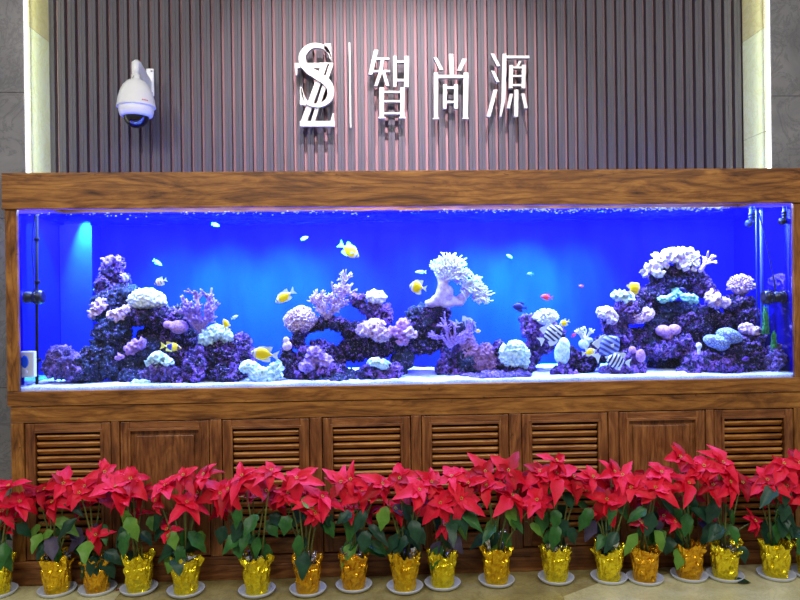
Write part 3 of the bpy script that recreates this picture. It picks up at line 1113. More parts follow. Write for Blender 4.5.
rock('leaning purple rock under the white tentacle coral', PU, [(530, 326, .32, 11, 12), (540, 340, .32, 14, 12), (552, 334, .33, 12, 10), (532, 354, .3, 8, 10), (528, 366, .3, 8, 10)])
rock('small mauve boulder on the sand below the grey oval coral', PU, [(562, 372, .16, 9, 7), (572, 376, .16, 9, 4)])
rock('dark rock beside the white finger coral', DK, [(580, 362, .24, 13, 11), (592, 360, .24, 8, 10), (571, 356, .24, 6, 9)])
rock('purple crested rock at the left shoulder of the right reef', PU, [(612, 322, .3, 12, 10), (626, 312, .3, 14, 12), (618, 336, .3, 16, 8)])
rock('dark rock under the little yellow tang', DK, [(645, 296, .36, 14, 9), (636, 306, .34, 14, 8), (658, 291, .38, 12, 8)])
rock('purple rock behind the two large striped fish', DK, [(600, 348, .34, 12, 12), (624, 350, .32, 20, 14), (640, 340, .34, 14, 12)])
rock('low purple knobbly rock at the front foot of the right reef', PU, [(620, 372, .16, 18, 9), (636, 370, .17, 11, 10), (630, 360, .2, 12, 8)])
rock('peak rock carrying the frilly white coral', DK, [(664, 276, .4, 15, 10), (682, 275, .4, 17, 12), (672, 283, .4, 20, 6)])
rock('purple arm of rock right of the peak', PU, [(701, 282, .4, 10, 9), (708, 292, .4, 9, 8), (697, 290, .4, 8, 8)])
rock('slate slab behind the teal mushroom corals', SL, [(664, 312, .42, 16, 12), (682, 312, .42, 16, 12)], amp=0.6)
rock('slate column in the middle of the right reef', SL, [(655, 328, .36, 12, 12), (650, 344, .34, 14, 8), (664, 338, .34, 12, 8)])
rock('dark mass of rock under the slab, centre of the right reef', DK, [(690, 328, .36, 20, 16), (706, 318, .38, 16, 12), (684, 346, .34, 16, 12)])
rock('dark shelf rock under the pink fuzzy coral', DK, [(738, 304, .32, 15, 8), (728, 320, .36, 16, 8), (748, 316, .27, 10, 9)])
rock('purple rock ledge with knobs below the two plump corals', PU, [(662, 350, .28, 18, 8), (678, 343, .28, 12, 8), (690, 352, .28, 10, 8)])
rock('deep slate rock behind the gap at the foot of the right reef', SL, [(662, 364, .42, 16, 14), (700, 340, .46, 26, 16), (730, 336, .46, 22, 14)])
rock('wide purple rock under the pale blue dotted coral', PU, [(700, 364, .2, 18, 10), (720, 366, .2, 22, 10), (690, 372, .18, 14, 6)])
rock('dark rounded rock right of the dotted coral, nearest the pipe', DK, [(744, 352, .22, 20, 15), (738, 366, .2, 20, 9), (755, 340, .22, 7, 12), (748, 370, .2, 14, 7)])
rock('mauve rock low in the right corner beyond the pipe', MV, [(771, 366, .14, 7, 12), (776, 358, .12, 6, 14)])
rock('pale sandy stone on the sand below the right reef', M['c_aqua'], [(680, 375, .09, 8, 3), (688, 377, .09, 5, 2)], 0.006, 0.4)
rock('small pale stone on the sand before the left reef', M['c_aqua'], [(135, 384, .07, 5, 4), (144, 384, .07, 6, 4)], 0.006, 0.5)


# --- lumpy corals
def lump(label, mat, blobs, style='brain', voxel=0.0045, name='dome_coral', group=None):
    bm = bmesh.new()
    cs = [at(b[0], b[1], b[2]) for b in blobs]
    base = Vector((sum(c.x for c in cs) / len(cs), sum(c.y for c in cs) / len(cs), min(c.z - b[4] * mpp(b[2]) for c, b in zip(cs, blobs))))
    for c, b in zip(cs, blobs):
        m_ = mpp(b[2])
        ell(bm, c - base, b[3] * m_, 0.85 * b[3] * m_, b[4] * m_, b[5] if len(b) > 5 else 0)
    me = remesh(bm, voxel)
    o_ = random.uniform(0, 50)

    def fn(c):
        v = Vector(c) + Vector((o_, 0, 0))
        if style == 'smooth':
            return noise.noise(v * 22) * 0.004
        if style == 'brain':
            return 0.007 - abs(noise.noise(v * 48)) * 0.036 + noise.noise(v * 13) * 0.012
        if style == 'frill':
            return 0.014 - abs(noise.noise(v * 36)) * 0.07 + noise.noise(v * 12) * 0.016 + noise.noise(v * 80) * 0.006
        if style == 'fuzz':
            return noise.noise(v * 70) * 0.014 + noise.noise(v * 24) * 0.008
    displace(me, fn)
    me.materials.append(mat)
    o = link(name, me)
    o.location = base
    return tag(o, label, 'coral', group)


lump('bright white dome coral on the shelf of the left reef', M['c_cream'], [(146, 299, .27, 17, 10), (138, 301, .27, 10, 7), (156, 301, .27, 9, 7)], 'fuzz')
lump('round pink-white grooved coral ball, centre left', M['c_brain'], [(301, 320, .24, 16, 13)], 'brain')
lump('small white cap coral on a dark knob, right of the feathery coral', M['c_white'], [(376, 297, .3, 10, 7)], 'fuzz')
lump('large white lobed coral standing on the sand rock, centre', M['c_aqua'], [(508, 356, .17, 9, 13), (516, 354, .17, 11, 14), (524, 358, .17, 7, 11)], 'brain')
lump('grey-white oval coral beside the dark rock, right of centre', M['c_aqua'], [(562, 353, .18, 8, 12), (564, 345, .18, 6, 8)], 'smooth')
lump('mauve-brown mound coral, left one of the pair at centre', M['c_brown'], [(467, 345, .24, 9, 14), (470, 352, .24, 9, 12)], 'brain')
lump('mauve-brown mound coral, right one of the pair at centre', M['c_brown'], [(485, 356, .22, 9, 14), (491, 364, .21, 8, 9), (480, 362, .22, 8, 10)], 'brain')
lump('lilac pitted coral in the middle of the right reef', M['c_pinkwhite'], [(638, 317, .28, 8, 6), (646, 314, .28, 8, 6)], 'brain')
lump('two plump smooth lilac lobes in the right reef', M['c_pink'], [(663, 331, .26, 8, 6), (674, 330, .26, 7, 6), (667, 336, .27, 6, 4)], 'smooth')
lump('pale blue dotted oblong coral low in the right reef', M['c_blue'], [(716, 342, .16, 13, 7, .3), (729, 336, .17, 13, 8, .3), (722, 345, .17, 8, 6)], 'smooth')
lump('flat lilac pitted coral above the dark rounded rock, near the pipe', M['c_pinkwhite'], [(745, 328, .22, 7, 5), (754, 331, .2, 6, 4)], 'brain')
lump('pink oval coral on the low front rock of the right reef', M['c_pink'], [(641, 356, .13, 5, 7), (632, 350, .15, 4, 4)], 'smooth')
lump('pale teal coral pad on the low purple rock, centre left', M['c_aqua'], [(377, 362, .1, 10, 4), (383, 365, .1, 8, 4)], 'brain')
lump('fuzzy green-white coral mound at the right of the left reef', M['c_aqua'], [(208, 338, .22, 9, 9), (217, 332, .22, 11, 8), (226, 336, .22, 7, 7)], 'fuzz')
lump('ruffled aqua-white coral on the sand below the yellow fish', M['c_aqua'], [(250, 368, .12, 10, 7), (258, 374, .11, 11, 8), (264, 378, .11, 9, 6)], 'brain')
lump('upright aqua-white coral beside the ruffled one, on the sand', M['c_aqua'], [(276, 370, .12, 7, 8), (272, 378, .12, 9, 5), (279, 363, .13, 3, 6)], 'frill')
lump('pale pink mushroom coral under the purple finger coral', M['c_pink'], [(179, 327, .22, 9, 7), (168, 325, .22, 5, 4)], 'smooth')
lump('knobbly white-pink coral at the left edge of the left tower', M['c_pinkwhite'], [(96, 309, .27, 6, 6), (102, 304, .28, 5, 5), (93, 314, .27, 5, 5)], 'frill')
lump('pale knobs on top of the front rock of the left reef', M['c_aqua'], [(158, 358, .1, 8, 4), (166, 362, .1, 7, 4), (152, 364, .1, 5, 4)], 'frill')
lump('fleshy pale pink coral folds right of the rock bridge', M['c_pinkwhite'], [(368, 330, .22, 10, 6), (380, 334, .2, 9, 7), (374, 326, .24, 12, 5)], 'frill')
lump('lilac crust coral between the fleshy coral and the slate rock', M['c_pink'], [(396, 332, .24, 9, 5), (405, 326, .25, 6, 6), (403, 340, .22, 6, 5)], 'frill')
lump('small white-pink coral tuft on the encrusted slate rock', M['c_pinkwhite'], [(412, 335, .2, 5, 4), (409, 331, .2, 3, 3)], 'frill')
lump('round white coral with dark pits at the left shoulder of the right reef', M['c_maze'], [(606, 313, .24, 8, 6), (611, 317, .24, 6, 5)], 'frill')
lump('white and teal coral cap below the little yellow tang', M['c_aqua'], [(620, 295, .28, 8, 6), (627, 299, .28, 7, 6)], 'frill')
lump('teal mushroom coral, left of the three on the right reef', M['c_teal'], [(664, 299, .28, 7, 4), (671, 298, .28, 6, 4)], 'brain')
lump('teal mushroom coral, right of the three on the right reef', M['c_teal'], [(688, 297, .28, 7, 3.5), (693, 300, .28, 5, 4)], 'brain')
lump('teal mushroom coral, middle and highest of the three', M['c_teal'], [(677, 293, .33, 6, 4)], 'brain')
lump('frilly bright white coral crowning the peak of the right reef', M['c_maze'], [(661, 261, .34, 9, 8), (672, 256, .34, 11, 7), (684, 255, .34, 10, 7), (693, 260, .34, 6, 10), (684, 264, .33, 7, 6)], 'frill')
lump('white knobbly coral spilling down left of the peak', M['c_maze'], [(652, 267, .34, 7, 5), (645, 272, .34, 4, 5), (657, 271, .33, 5, 4)], 'frill')
lump('white frilly coral on the shelf left of the pink fuzzy coral', M['c_pinkwhite'], [(713, 300, .28, 7, 5), (722, 303, .28, 8, 3), (710, 295, .29, 3, 4)], 'frill')
lump('purple crust coral on the top of the left tower', M['c_purple'], [(106, 261, .34, 4, 3), (116, 259, .34, 4, 2.5), (123, 277, .34, 4, 3)], 'frill')
lump('pale lilac crust under the dome coral of the left reef', M['c_pinkwhite'], [(117, 316, .26, 8, 5), (126, 311, .27, 6, 4)], 'frill')
lump('lilac crust coral with knobs on the broad slate rock', M['c_pink'], [(138, 344, .2, 7, 5), (130, 349, .2, 5, 4), (119, 356, .18, 4, 3)], 'frill')
lump('pink tip coral on the narrow standing rock, centre left', M['c_pinkwhite'], [(287, 346, .14, 5, 5), (286, 340, .14, 3, 3)], 'smooth')
lump('lilac frilled coral on the purple rock pile, centre left', M['c_purple'], [(314, 356, .12, 8, 7), (324, 362, .11, 8, 6), (308, 366, .11, 7, 6)], 'frill')
lump('tiny white polyp coral at the foot of the right reef', M['c_white'], [(699, 346, .12, 3, 3), (699, 351, .12, 2, 4)], 'smooth')
lump('pale cup coral under the white finger coral, right of centre', M['c_aqua'], [(584, 344, .2, 6, 5), (588, 340, .2, 5, 3)], 'smooth')


# --- branching corals and tentacles
def grow(bm, p, d, length, r, depth, spread, rng, seg=3, n=6, curl=0.25):
    pts = [p.copy()]
    rads = [r]
    q = p.copy()
    dd = d.normalized()
    for i in range(seg):
        dd = (dd + Vector((rng.uniform(-curl, curl), rng.uniform(-curl, curl), rng.uniform(-curl, curl)))).normalized()
        q = q + dd * length / seg
        pts.append(q.copy())
        rads.append(r * (1 - 0.25 * (i + 1) / seg))
    if depth == 0:
        pts.append(q + dd * r * 0.5)
        rads.append(r * 0.35)
    tube(bm, pts, rads, n)
    if depth > 0:
        for _ in range(rng.choice((2, 3))):
            nd = (dd + Vector((rng.uniform(-spread, spread), rng.uniform(-spread, spread), rng.uniform(-spread * 0.6, spread)))).normalized()
            grow(bm, q - dd * r * 0.3, nd, length * rng.uniform(0.6, 0.85), r * 0.78, depth - 1, spread, rng, seg, n, curl)


def branch_coral(label, mat, base, dirs, length, r, depth, spread, seed, name='branching_coral', curl=0.25):
    rng = random.Random(seed)
    p = at(*base)
    bm = bmesh.new()
    for (du, dv, dy) in dirs:
        d = RGT * du - UPV * dv + Vector((0, dy, 0))
        grow(bm, Vector((rng.uniform(-1, 1), rng.uniform(-1, 1), 0)) * r, d, length, r, depth, spread, rng, curl=curl)
    o = obj(name, bm, mat, None, True)
    o.location = p
    return tag(o, label, 'coral')


def brush_coral(label, mat, Y, axes, n, length, r, bias, seed):
    """fingers growing along a few axes given as (u, v) points"""
    rng = random.Random(seed)
    base = at(axes[0][0][0], axes[0][0][1], Y)
    bm = bmesh.new()
    for ax in axes:
        P_ = [at(u, v, Y) - base for u, v in ax]
        tube(bm, P_, [r * 1.5 * (1 - 0.4 * i / len(P_)) for i in range(len(P_))], 8)
        for i in range(n):
            f = rng.uniform(0.15, 1.0) * (len(P_) - 1)
            k_ = min(int(f), len(P_) - 2)
            p = P_[k_].lerp(P_[k_ + 1], f - k_)
            t_ = (P_[k_ + 1] - P_[k_]).normalized()
            d = t_ * bias + Vector((rng.uniform(-1, 1), rng.uniform(-1, 0.8), rng.uniform(-0.5, 1)))
            grow(bm, p, d, length * rng.uniform(0.6, 1.2), r * rng.uniform(0.75, 1), rng.choice((0, 0, 1)), 0.5, rng, 3, 6, 0.3)
    o = obj('finger_coral', bm, mat, None, True)
    o.location = base
    return tag(o, label, 'coral')


brush_coral('purple-pink finger coral fanning upward at the right of the left reef', M['c_purple'], .22,
            [[(200, 334), (194, 318), (187, 303)], [(200, 334), (199, 314), (197, 296)], [(201, 334), (206, 315), (210, 298)], [(200, 332), (191, 322), (184, 312)], [(202, 330), (210, 318), (214, 308)]], 30, 0.038, 0.0085, 0.8, 3)
brush_coral('feathery pink coral leaning up to the right on the rock bridge', M['c_pinkwhite'], .24,
            [[(326, 320), (325, 305), (331, 295), (341, 287), (348, 278)], [(327, 318), (334, 304), (343, 296), (350, 288)], [(326, 318), (319, 306), (317, 301)], [(328, 318), (336, 310), (342, 303)]], 60, 0.042, 0.0058, 0.6, 12)
brush_coral('purple open branching coral right of the cave, centre', M['c_purple'], .18,
            [[(450, 348), (443, 338), (438, 338)], [(450, 348), (447, 332), (445, 322)], [(450, 348), (455, 334), (454, 322)], [(450, 348), (459, 338), (468, 329)], [(450, 346), (458, 342), (466, 338)]], 13, 0.036, 0.0058, 0.7, 9)
branch_coral('white finger coral in a pale cup, right of centre', M['c_cream'], (585, 341, .2), [(-.6, -1, 0), (-.2, -1, -.4), (.3, -1, .2), (.8, -1, -.2), (0, -1, .3)], 0.038, 0.0075, 2, 0.55, 21)
branch_coral('white branching coral reaching right from the peak of the right reef', M['c_pinkwhite'], (699, 272, .33), [(.3, -1, 0), (.9, -.9, -.2), (.5, -.6, -.3)], 0.055, 0.0075, 2, 0.5, 5)


def tuft(label, mat, u, v, Y, w, h, n, length, r, seed, name='tentacle_coral'):
    """ball of short fingers"""
    rng = random.Random(seed)
    m_ = mpp(Y)
    c = at(u, v, Y)
    bm = bmesh.new()
    ell(bm, Vector((0, 0, 0)), w * m_ * 0.7, w * m_ * 0.6, h * m_ * 0.7, 0, 3)
    for i in range(n):
        z_ = rng.uniform(-0.25, 1)
        a_ = rng.uniform(0, 2 * PI)
        q = math.sqrt(max(0, 1 - z_ * z_))
        d = Vector((q * math.cos(a_), q * math.sin(a_), z_))
        s_ = Vector((d.x * w * m_ * 0.62, d.y * w * m_ * 0.52, d.z * h * m_ * 0.62))
        grow(bm, s_, d + Vector((0, 0, 0.25)), length, r, 0, 0.3, rng, 2, 5, 0.4)
    o = obj(name, bm, mat, None, True)
    o.location = c
    return tag(o, label, 'coral')


tuft('white tentacle coral on the leaning purple rock', M['c_cream'], 546, 319, .26, 14, 9, 150, 0.028, 0.0052, 4)
tuft('pink-white fuzzy coral ball on the shelf nearest the right end', M['c_pinkwhite'], 741, 287, .32, 14, 13, 230, 0.03, 0.005, 6)

# big leather coral with a trunk and a wind-swept crown of tentacles
rng = random.Random(31)
LY = 0.26
base = at(440, 308, LY)
t = thing('leather_coral', 'large white leather coral with a thick pale trunk and swept crown of tentacles, centre', 'coral', base)
P = lambda u, v, dy=0.0: at(u, v, LY + dy) - base
bm = bmesh.new()
for (u, v, ru, rv, rot) in ((430, 304, 6, 3, -.5), (436, 300, 5, 5, -.6), (441, 293, 5, 7, 0), (443, 286, 5, 8, 0), (444, 278, 7, 6, 0), (440, 301, 6, 5, 0), (434, 303, 6, 3.5, -.5), (445, 298, 6, 6, 0), (453, 300, 5, 4, 0), (447, 304, 9, 3.5, 0), (456, 303, 8, 3, -.2), (462, 298, 5, 3.5, -.7), (466, 293, 5, 4, -.7), (449, 292, 4, 6, 0)):
    ell(bm, P(u, v), ru * mpp(LY), 0.028, rv * mpp(LY), -rot)
me = remesh(bm, 0.005)
bm = bmesh.new()
bm.from_mesh(me)
for _ in range(14):
    bmesh.ops.smooth_vert(bm, verts=bm.verts, factor=0.5, use_axis_x=True, use_axis_y=True, use_axis_z=True)
bm.to_mesh(me)
bm.free()
displace(me, lambda c: 0.003 + noise.noise(Vector(c) * 16) * 0.003)
me.materials.append(M['c_leather'])
link('trunk', me, t)
bm = bmesh.new()
crown = [(440, 268, 8), (448, 262, 9), (456, 266, 9), (444, 276, 8), (455, 276, 9), (464, 274, 8), (472, 284, 8), (466, 288, 8), (478, 290, 7), (484, 296, 6), (475, 297, 5), (450, 270, 9)]
for (u, v, r_) in crown:
    ell(bm, P(u, v), r_ * 0.66 * mpp(LY), 0.035, r_ * 0.6 * mpp(LY))
me = remesh(bm, 0.007)
displace(me, lambda c: noise.noise(Vector(c) * 30) * 0.008)
me.materials.append(M['c_leather'])
cr = link('crown', me, t)
bm = bmesh.new()
for i in range(560):
    u, v, r_ = rng.choice(crown)
    a_ = rng.uniform(0, 2 * PI)
    k_ = rng.uniform(0.1, 0.8)
    p = P(u + math.cos(a_) * r_ * k_, v + math.sin(a_) * r_ * k_ * 0.9, rng.uniform(-0.045, 0.02))
    bias = Vector((0.35 + 0.9 * max(0, (u - 450) / 35), rng.uniform(-0.6, 0.1), -0.1 if u > 462 else 0.55))
    d = bias + Vector((math.cos(a_) * 0.8, 0, -math.sin(a_) * 0.8)) * 0.8
    if u < 448:
        d += Vector((-0.3, 0, 0.1))
    grow(bm, p, d, rng.uniform(0.022, 0.042), 0.0044, 0, 0.3, rng, 3, 5, 0.45)
obj('tentacles', bm, M['c_white'], cr, True)

# green algae strands by the right end
for (u, v, h_, lb) in ((766, 334, 30, 'taller clump of green algae strands beside the pale pipe'), (774, 352, 22, 'shorter clump of green algae strands nearest the right end pane')):
    bm = bmesh.new()
    rng = random.Random(u)
    p = at(u, v, .1)
    for i in range(26):
        x_ = rng.uniform(-0.016, 0.016)
        pts = [Vector((x_ * (1 - 0.5 * k_ / 5) + 0.004 * math.sin(k_ + i), rng.uniform(-0.01, 0.01), k_ / 5 * h_ * rng.uniform(0.8, 1) * mpp(.16))) for k_ in range(6)]
        tube(bm, pts, [0.003, 0.0035, 0.0035, 0.003, 0.002, 0.0008], 5)
    o = obj('green_algae', bm, M['algae'], None, True)
    o.location = p
    tag(o, lb, 'algae')


# ------------------------------------------------------------------ fish
def m_fish(name, stops, axis='X', wave=None):
    k = NT(name)
    tc = k.n('ShaderNodeTexCoord')
    sp = k.n('ShaderNodeSeparateXYZ')
    k.l(tc.outputs['Object'], sp.inputs[0])
    if wave:
        wv = k.n('ShaderNodeTexWave', wave_type='BANDS', bands_direction='X')
        wv.inputs['Scale'].default_value = wave
        wv.inputs['Distortion'].default_value = 0.6
        mp = k.n('ShaderNodeMapping')
        mp.inputs['Rotation'].default_value = (0, 0.35, 0)
        k.l(tc.outputs['Object'], mp.inputs[0])
        k.l(mp.outputs[0], wv.inputs['Vector'])
        c = k.ramp(wv.outputs['Fac'], stops)
    else:
        ad = k.n('ShaderNodeMath', operation='ADD')
        ad.inputs[1].default_value = 0.5
        k.l(sp.outputs['X'], ad.inputs[0])
        c = k.ramp(ad.outputs[0], stops)
    return k.done(k.bsdf(c, 0.35, 0, None, 0.5))


YEL, WHT, BLK = srgb(255, 222, 10), srgb(235, 240, 245), srgb(12, 12, 30)
FM = {
    'fox': m_fish('yellow_fish_white_face', [(0.0, YEL), (0.74, YEL), (0.79, WHT), (0.85, WHT), (0.88, BLK), (0.93, WHT), (1.0, BLK)]),
    'tang': m_fish('all_yellow_fish', [(0.0, YEL), (1.0, YEL)]),
    'stripe': m_fish('blue_white_striped_fish', [(0.42, srgb(22, 26, 70)), (0.56, srgb(225, 232, 250))], wave=2.0),
    'bluestripe': m_fish('soft_blue_striped_fish', [(0.4, srgb(52, 60, 140)), (0.6, srgb(140, 160, 230))], wave=2.0),
    'bicolor': m_fish('yellow_blue_banded_fish', [(0.0, YEL), (0.22, YEL), (0.25, srgb(20, 30, 150)), (0.5, srgb(20, 30, 150)), (0.53, YEL), (0.78, YEL), (0.82, srgb(30, 40, 120)), (1.0, YEL)], ),
    'clown': m_fish('white_orange_banded_fish', [(0.0, WHT), (0.18, srgb(240, 150, 60)), (0.32, WHT), (0.42, BLK), (0.5, WHT), (0.62, srgb(240, 150, 60)), (0.78, WHT), (0.84, BLK), (1.0, srgb(240, 170, 70))]),
    'blue': m_fish('dark_blue_fish', [(0.0, srgb(20, 24, 90)), (1.0, srgb(30, 34, 110))]),
    'red': m_fish('red_fish', [(0.0, srgb(225, 50, 60)), (0.6, srgb(225, 60, 70)), (1.0, srgb(190, 60, 110))]),
    'violet': m_fish('violet_fish', [(0.0, srgb(120, 60, 190)), (1.0, srgb(90, 50, 200))]),
    'white': m_fish('pale_silver_fish', [(0.0, WHT), (0.5, srgb(190, 210, 240)), (1.0, WHT)]),
}
M['fin_y'] = plain('yellow_fin', srgb(240, 225, 90), 0.5)
M['fin_w'] = plain('white_fin', srgb(220, 235, 240), 0.5)
M['fin_b'] = plain('dark_blue_fin', srgb(30, 34, 90), 0.5)
M['fin_r'] = plain('red_fin', srgb(215, 60, 70), 0.5)
M['eye'] = plain('fish_eye', srgb(8, 8, 12), 0.1)
FISH_MESH = {}


def fish_mesh(key, hr):
    k_ = (key, round(hr, 2))
    if k_ in FISH_MESH:
        return FISH_MESH[k_]
    bm = bmesh.new()
    prof = [(-0.40, 0.10), (-0.36, 0.13), (-0.26, 0.42), (-0.12, 0.80), (0.02, 1.0), (0.15, 0.98), (0.27, 0.80), (0.37, 0.52), (0.44, 0.28), (0.49, 0.10), (0.5, 0.02)]
    n = 16
    rings = []
    for x_, r_ in prof:
        h = r_ * hr / 2
        w = (r_ ** 0.8) * hr * 0.2 + 0.002
        rings.append([bm.verts.new((x_, w * math.cos(2 * PI * i / n), h * math.sin(2 * PI * i / n))) for i in range(n)])
    for a_, b_ in zip(rings, rings[1:]):
        for i in range(n):
            bm.faces.new((a_[i], b_[i], b_[(i + 1) % n], a_[(i + 1) % n]))
    bm.faces.new(rings[0])
    bm.faces.new(list(reversed(rings[-1])))
    body = bpy.data.meshes.new('fish_body')
    bm.normal_update()
    bm.to_mesh(body)
    bm.free()
    body.materials.append(FM[key])
    body.polygons.foreach_set('use_smooth', [True] * len(body.polygons))
    fin = {'fox': 'fin_w', 'tang': 'fin_y', 'stripe': 'fin_w', 'bluestripe': 'fin_w', 'bicolor': 'fin_y', 'clown': 'fin_w', 'blue': 'fin_b', 'red': 'fin_r', 'violet': 'fin_b', 'white': 'fin_w'}[key]
    out = {'body': body}
    shapes = {
        'tail_fin': [(-0.38, 0.05), (-0.62, 0.20), (-0.56, 0.0), (-0.62, -0.20), (-0.38, -0.05)],
        'dorsal_fin': [(-0.30, 0.12 * hr / 0.5), (-0.34, 0.30 * hr / 0.5), (-0.22, 0.32 * hr / 0.5), (-0.1, 0.29 * hr / 0.5), (0.05, 0.31 * hr / 0.5), (0.2, 0.27 * hr / 0.5), (0.22, 0.2 * hr / 0.5)],
        'anal_fin': [(0.1, -0.22 * hr / 0.5), (0.0, -0.29 * hr / 0.5), (-0.2, -0.30 * hr / 0.5), (-0.32, -0.27 * hr / 0.5), (-0.30, -0.12 * hr / 0.5)],
        'side_fin': [(0.2, 0.0), (0.08, 0.05), (0.05, -0.05), (0.12, -0.09)],
    }
    for nm_, poly in shapes.items():
        bm = bmesh.new()
        y_ = 0.0 if nm_ != 'side_fin' else -hr * 0.2 - 0.01
        a_ = [bm.verts.new((x_, y_ - 0.012, z_)) for x_, z_ in poly]
        b_ = [bm.verts.new((x_, y_ + 0.012, z_)) for x_, z_ in poly]
        bm.faces.new(a_)
        bm.faces.new(list(reversed(b_)))
        for i in range(len(poly)):
            j = (i + 1) % len(poly)
            bm.faces.new((a_[j], a_[i], b_[i], b_[j]))
        bmesh.ops.recalc_face_normals(bm, faces=bm.faces[:])
        me_ = bpy.data.meshes.new(nm_)
        bm.to_mesh(me_)
        bm.free()
        me_.materials.append(M[fin])
        out[nm_] = me_
    bm = bmesh.new()
    for s_ in (-1, 1):
        bmesh.ops.create_uvsphere(bm, u_segments=10, v_segments=8, radius=0.026, matrix=Matrix.Translation((0.375, s_ * hr * 0.105, 0.05 * hr)))
    me_ = bpy.data.meshes.new('eyes')
    bm.to_mesh(me_)
    bm.free()
    me_.materials.append(M['eye'])
    out['eyes'] = me_
    FISH_MESH[k_] = out
    return out


def fish(label, key, u, v, Y, Lpx, ang, hr=0.5, left=False, turn=0.0):
    """ang: nose direction in the picture plane in degrees, counter-clockwise from right"""
    ms = fish_mesh(key, hr)
    p = at(u, v, Y)
    t = thing('reef_fish', label, 'fish', p)
    d = math.radians(ang)
    if left:       # facing left: turn round the vertical first, keep the belly down
        t.rotation_euler = Euler((0, -(PI - d) if False else (d - PI), PI + turn), 'XYZ')
        R_ = Matrix.Rotation(-(d), 4, 'Y') if False else None
        rot = Matrix.Rotation(PI - d, 4, 'Y') @ Matrix.Rotation(PI + turn, 4, 'Z')
    else:
        rot = Matrix.Rotation(-d, 4, 'Y') @ Matrix.Rotation(turn, 4, 'Z')
    t.rotation_euler = rot.to_euler()
    L = Lpx * mpp(Y) * 1.15
    t.scale = (L, L, L)
    for nm_, me_ in ms.items():
        o = link({'body': 'body'}.get(nm_, nm_), me_, t)


fish('yellow fish with white tail diving right, upper left of centre', 'fox', 350, 251, .2, 19, -35, 0.5)
fish('yellow fish with white face heading down left, above the round pink coral', 'fox', 284, 297, .2, 18, 212, 0.45, True)
fish('yellow deep-bodied fish left of the leather coral', 'fox', 417, 287, .18, 14, 170, 0.75, True)
fish('yellow and white finned fish just above the ruffled aqua coral', 'fox', 263, 354, .08, 22, 172, 0.5, True)
fish('small yellow fish pointing up beside the fuzzy green-white coral', 'tang', 226, 324, .2, 10, 115, 0.5, True)
fish('little yellow tang over the left shoulder of the right reef', 'tang', 634, 288, .22, 12, 40, 0.8)
fish('small yellow fish beside the white tentacle coral', 'fox', 564, 323, .2, 9, 200, 0.6, True)
fish('small white fish with a yellow flank left of the big striped fish', 'fox', 590, 352, .13, 12, 10, 0.5)
fish('yellow fish with dark blue bands in front of the left reef', 'bicolor', 172, 347, .14, 16, -8, 0.42)
fish('small white and orange banded fish above the white dome coral', 'clown', 160, 282, .2, 10, 200, 0.6, True)
fish('tiny pale slender fish at upper left, above the banded one', 'white', 158, 263, .25, 8, -35, 0.35)
fish('tiny pale dark-tailed fish right of the purple finger coral', 'white', 235, 317, .25, 6, 25, 0.4)
fish('tiny pale fish high at left of centre', 'white', 216, 225, .3, 6, -20, 0.4)
fish('tiny pale fish near the top, left of the diving yellow fish', 'white', 305, 238, .3, 6, 20, 0.4)
fish('slim pale fish just left of the leather coral crown', 'white', 420, 272, .25, 9, 180, 0.3, True)
fish('dark blue fish right of the leather coral', 'blue', 519, 307, .25, 12, 170, 0.6, True)
fish('small red fish in open water right of centre', 'red', 546, 297, .25, 10, 172, 0.5, True)
fish('tiny violet fish in open water, highest right of centre', 'violet', 530, 274, .3, 6, 180, 0.5, True)
fish('tiny white fish near the top, right of centre', 'white', 509, 256, .3, 5, 150, 0.4, True)
fish('tiny reddish fish between the red fish and the right reef', 'red', 581, 286, .3, 4, 180, 0.5, True)
fish('white and dark striped fish under the white tentacle coral', 'stripe', 552, 334, .15, 22, 30, 0.7)
fish('pale blue striped fish, the upper of two at the right reef foot', 'bluestripe', 608, 347, .12, 26, 40, 0.72)
fish('dark and white striped fish, the lower of two at the right reef foot', 'stripe', 617, 361, .08, 20, 170, 0.65, True)
fish('pale blue striped fish half behind the purple branching coral', 'bluestripe', 467, 326, .3, 18, -15, 0.7)
fish('tiny green-yellow fish right of the branching coral', 'tang', 478, 331, .22, 5, 0, 0.6)
fish('tiny orange-red fish beside the white finger coral', 'red', 574, 335, .18, 5, 30, 0.5)
fish('small violet fish low in the right corner of the reef', 'violet', 745, 359, .05, 8, 10, 0.5)
fish('small blue fish between the teal mushroom corals', 'blue', 683, 290, .22, 8, 160, 0.5, True)

# ------------------------------------------------------------------ cabinet
cb = thing('aquarium_cabinet', 'long oak cabinet with louvred and panelled doors carrying the aquarium', 'cabinet', (0.2, 0.3, 0))


def CW(name, bm, mat, par=cb, smooth=False):
    return obj(name, bm, mat, par, smooth, True)


CL, CR = OL + 0.012, OR_ - 0.012
bm = bmesh.new()
box(bm, CL, CR, -0.014, 0.02, 0.8, 0.882, 0.003)
CW('top_rail', bm, M['wood_h'])
bm = bmesh.new()
box(bm, CL, CR, -0.014, 0.02, 0.0, 0.115, 0.004)
box(bm, CL, CR, -0.022, -0.0145, 0.0, 0.075, 0.003)
CW('plinth', bm, M['wood_dh'])
DX = [(25, 112), (120, 210), (222, 310), (322, 411), (421, 509), (521, 608), (618, 705), (713, 793)]
doors = [(at(a_, 430, 0).x, at(b_, 430, 0).x) for a_, b_ in DX]
edges = [CL] + [x_ for d_ in doors for x_ in d_] + [CR]
for i in range(0, len(edges), 2):
    bm = bmesh.new()
    xa, xb = edges[i], edges[i + 1]
    box(bm, xa, xb, -0.012 if 0 < i < len(edges) - 2 else -0.014, 0.02, 0.116, 0.799, 0.003)
    CW('stile', bm, M['wood_dv'] if 0 < i < len(edges) - 2 else M['wood_v'])
bm = bmesh.new()
box(bm, CL + 0.002, CR - 0.002, 0.05, 0.6, 0.02, 0.876)
CW('carcass', bm, M['dark'])
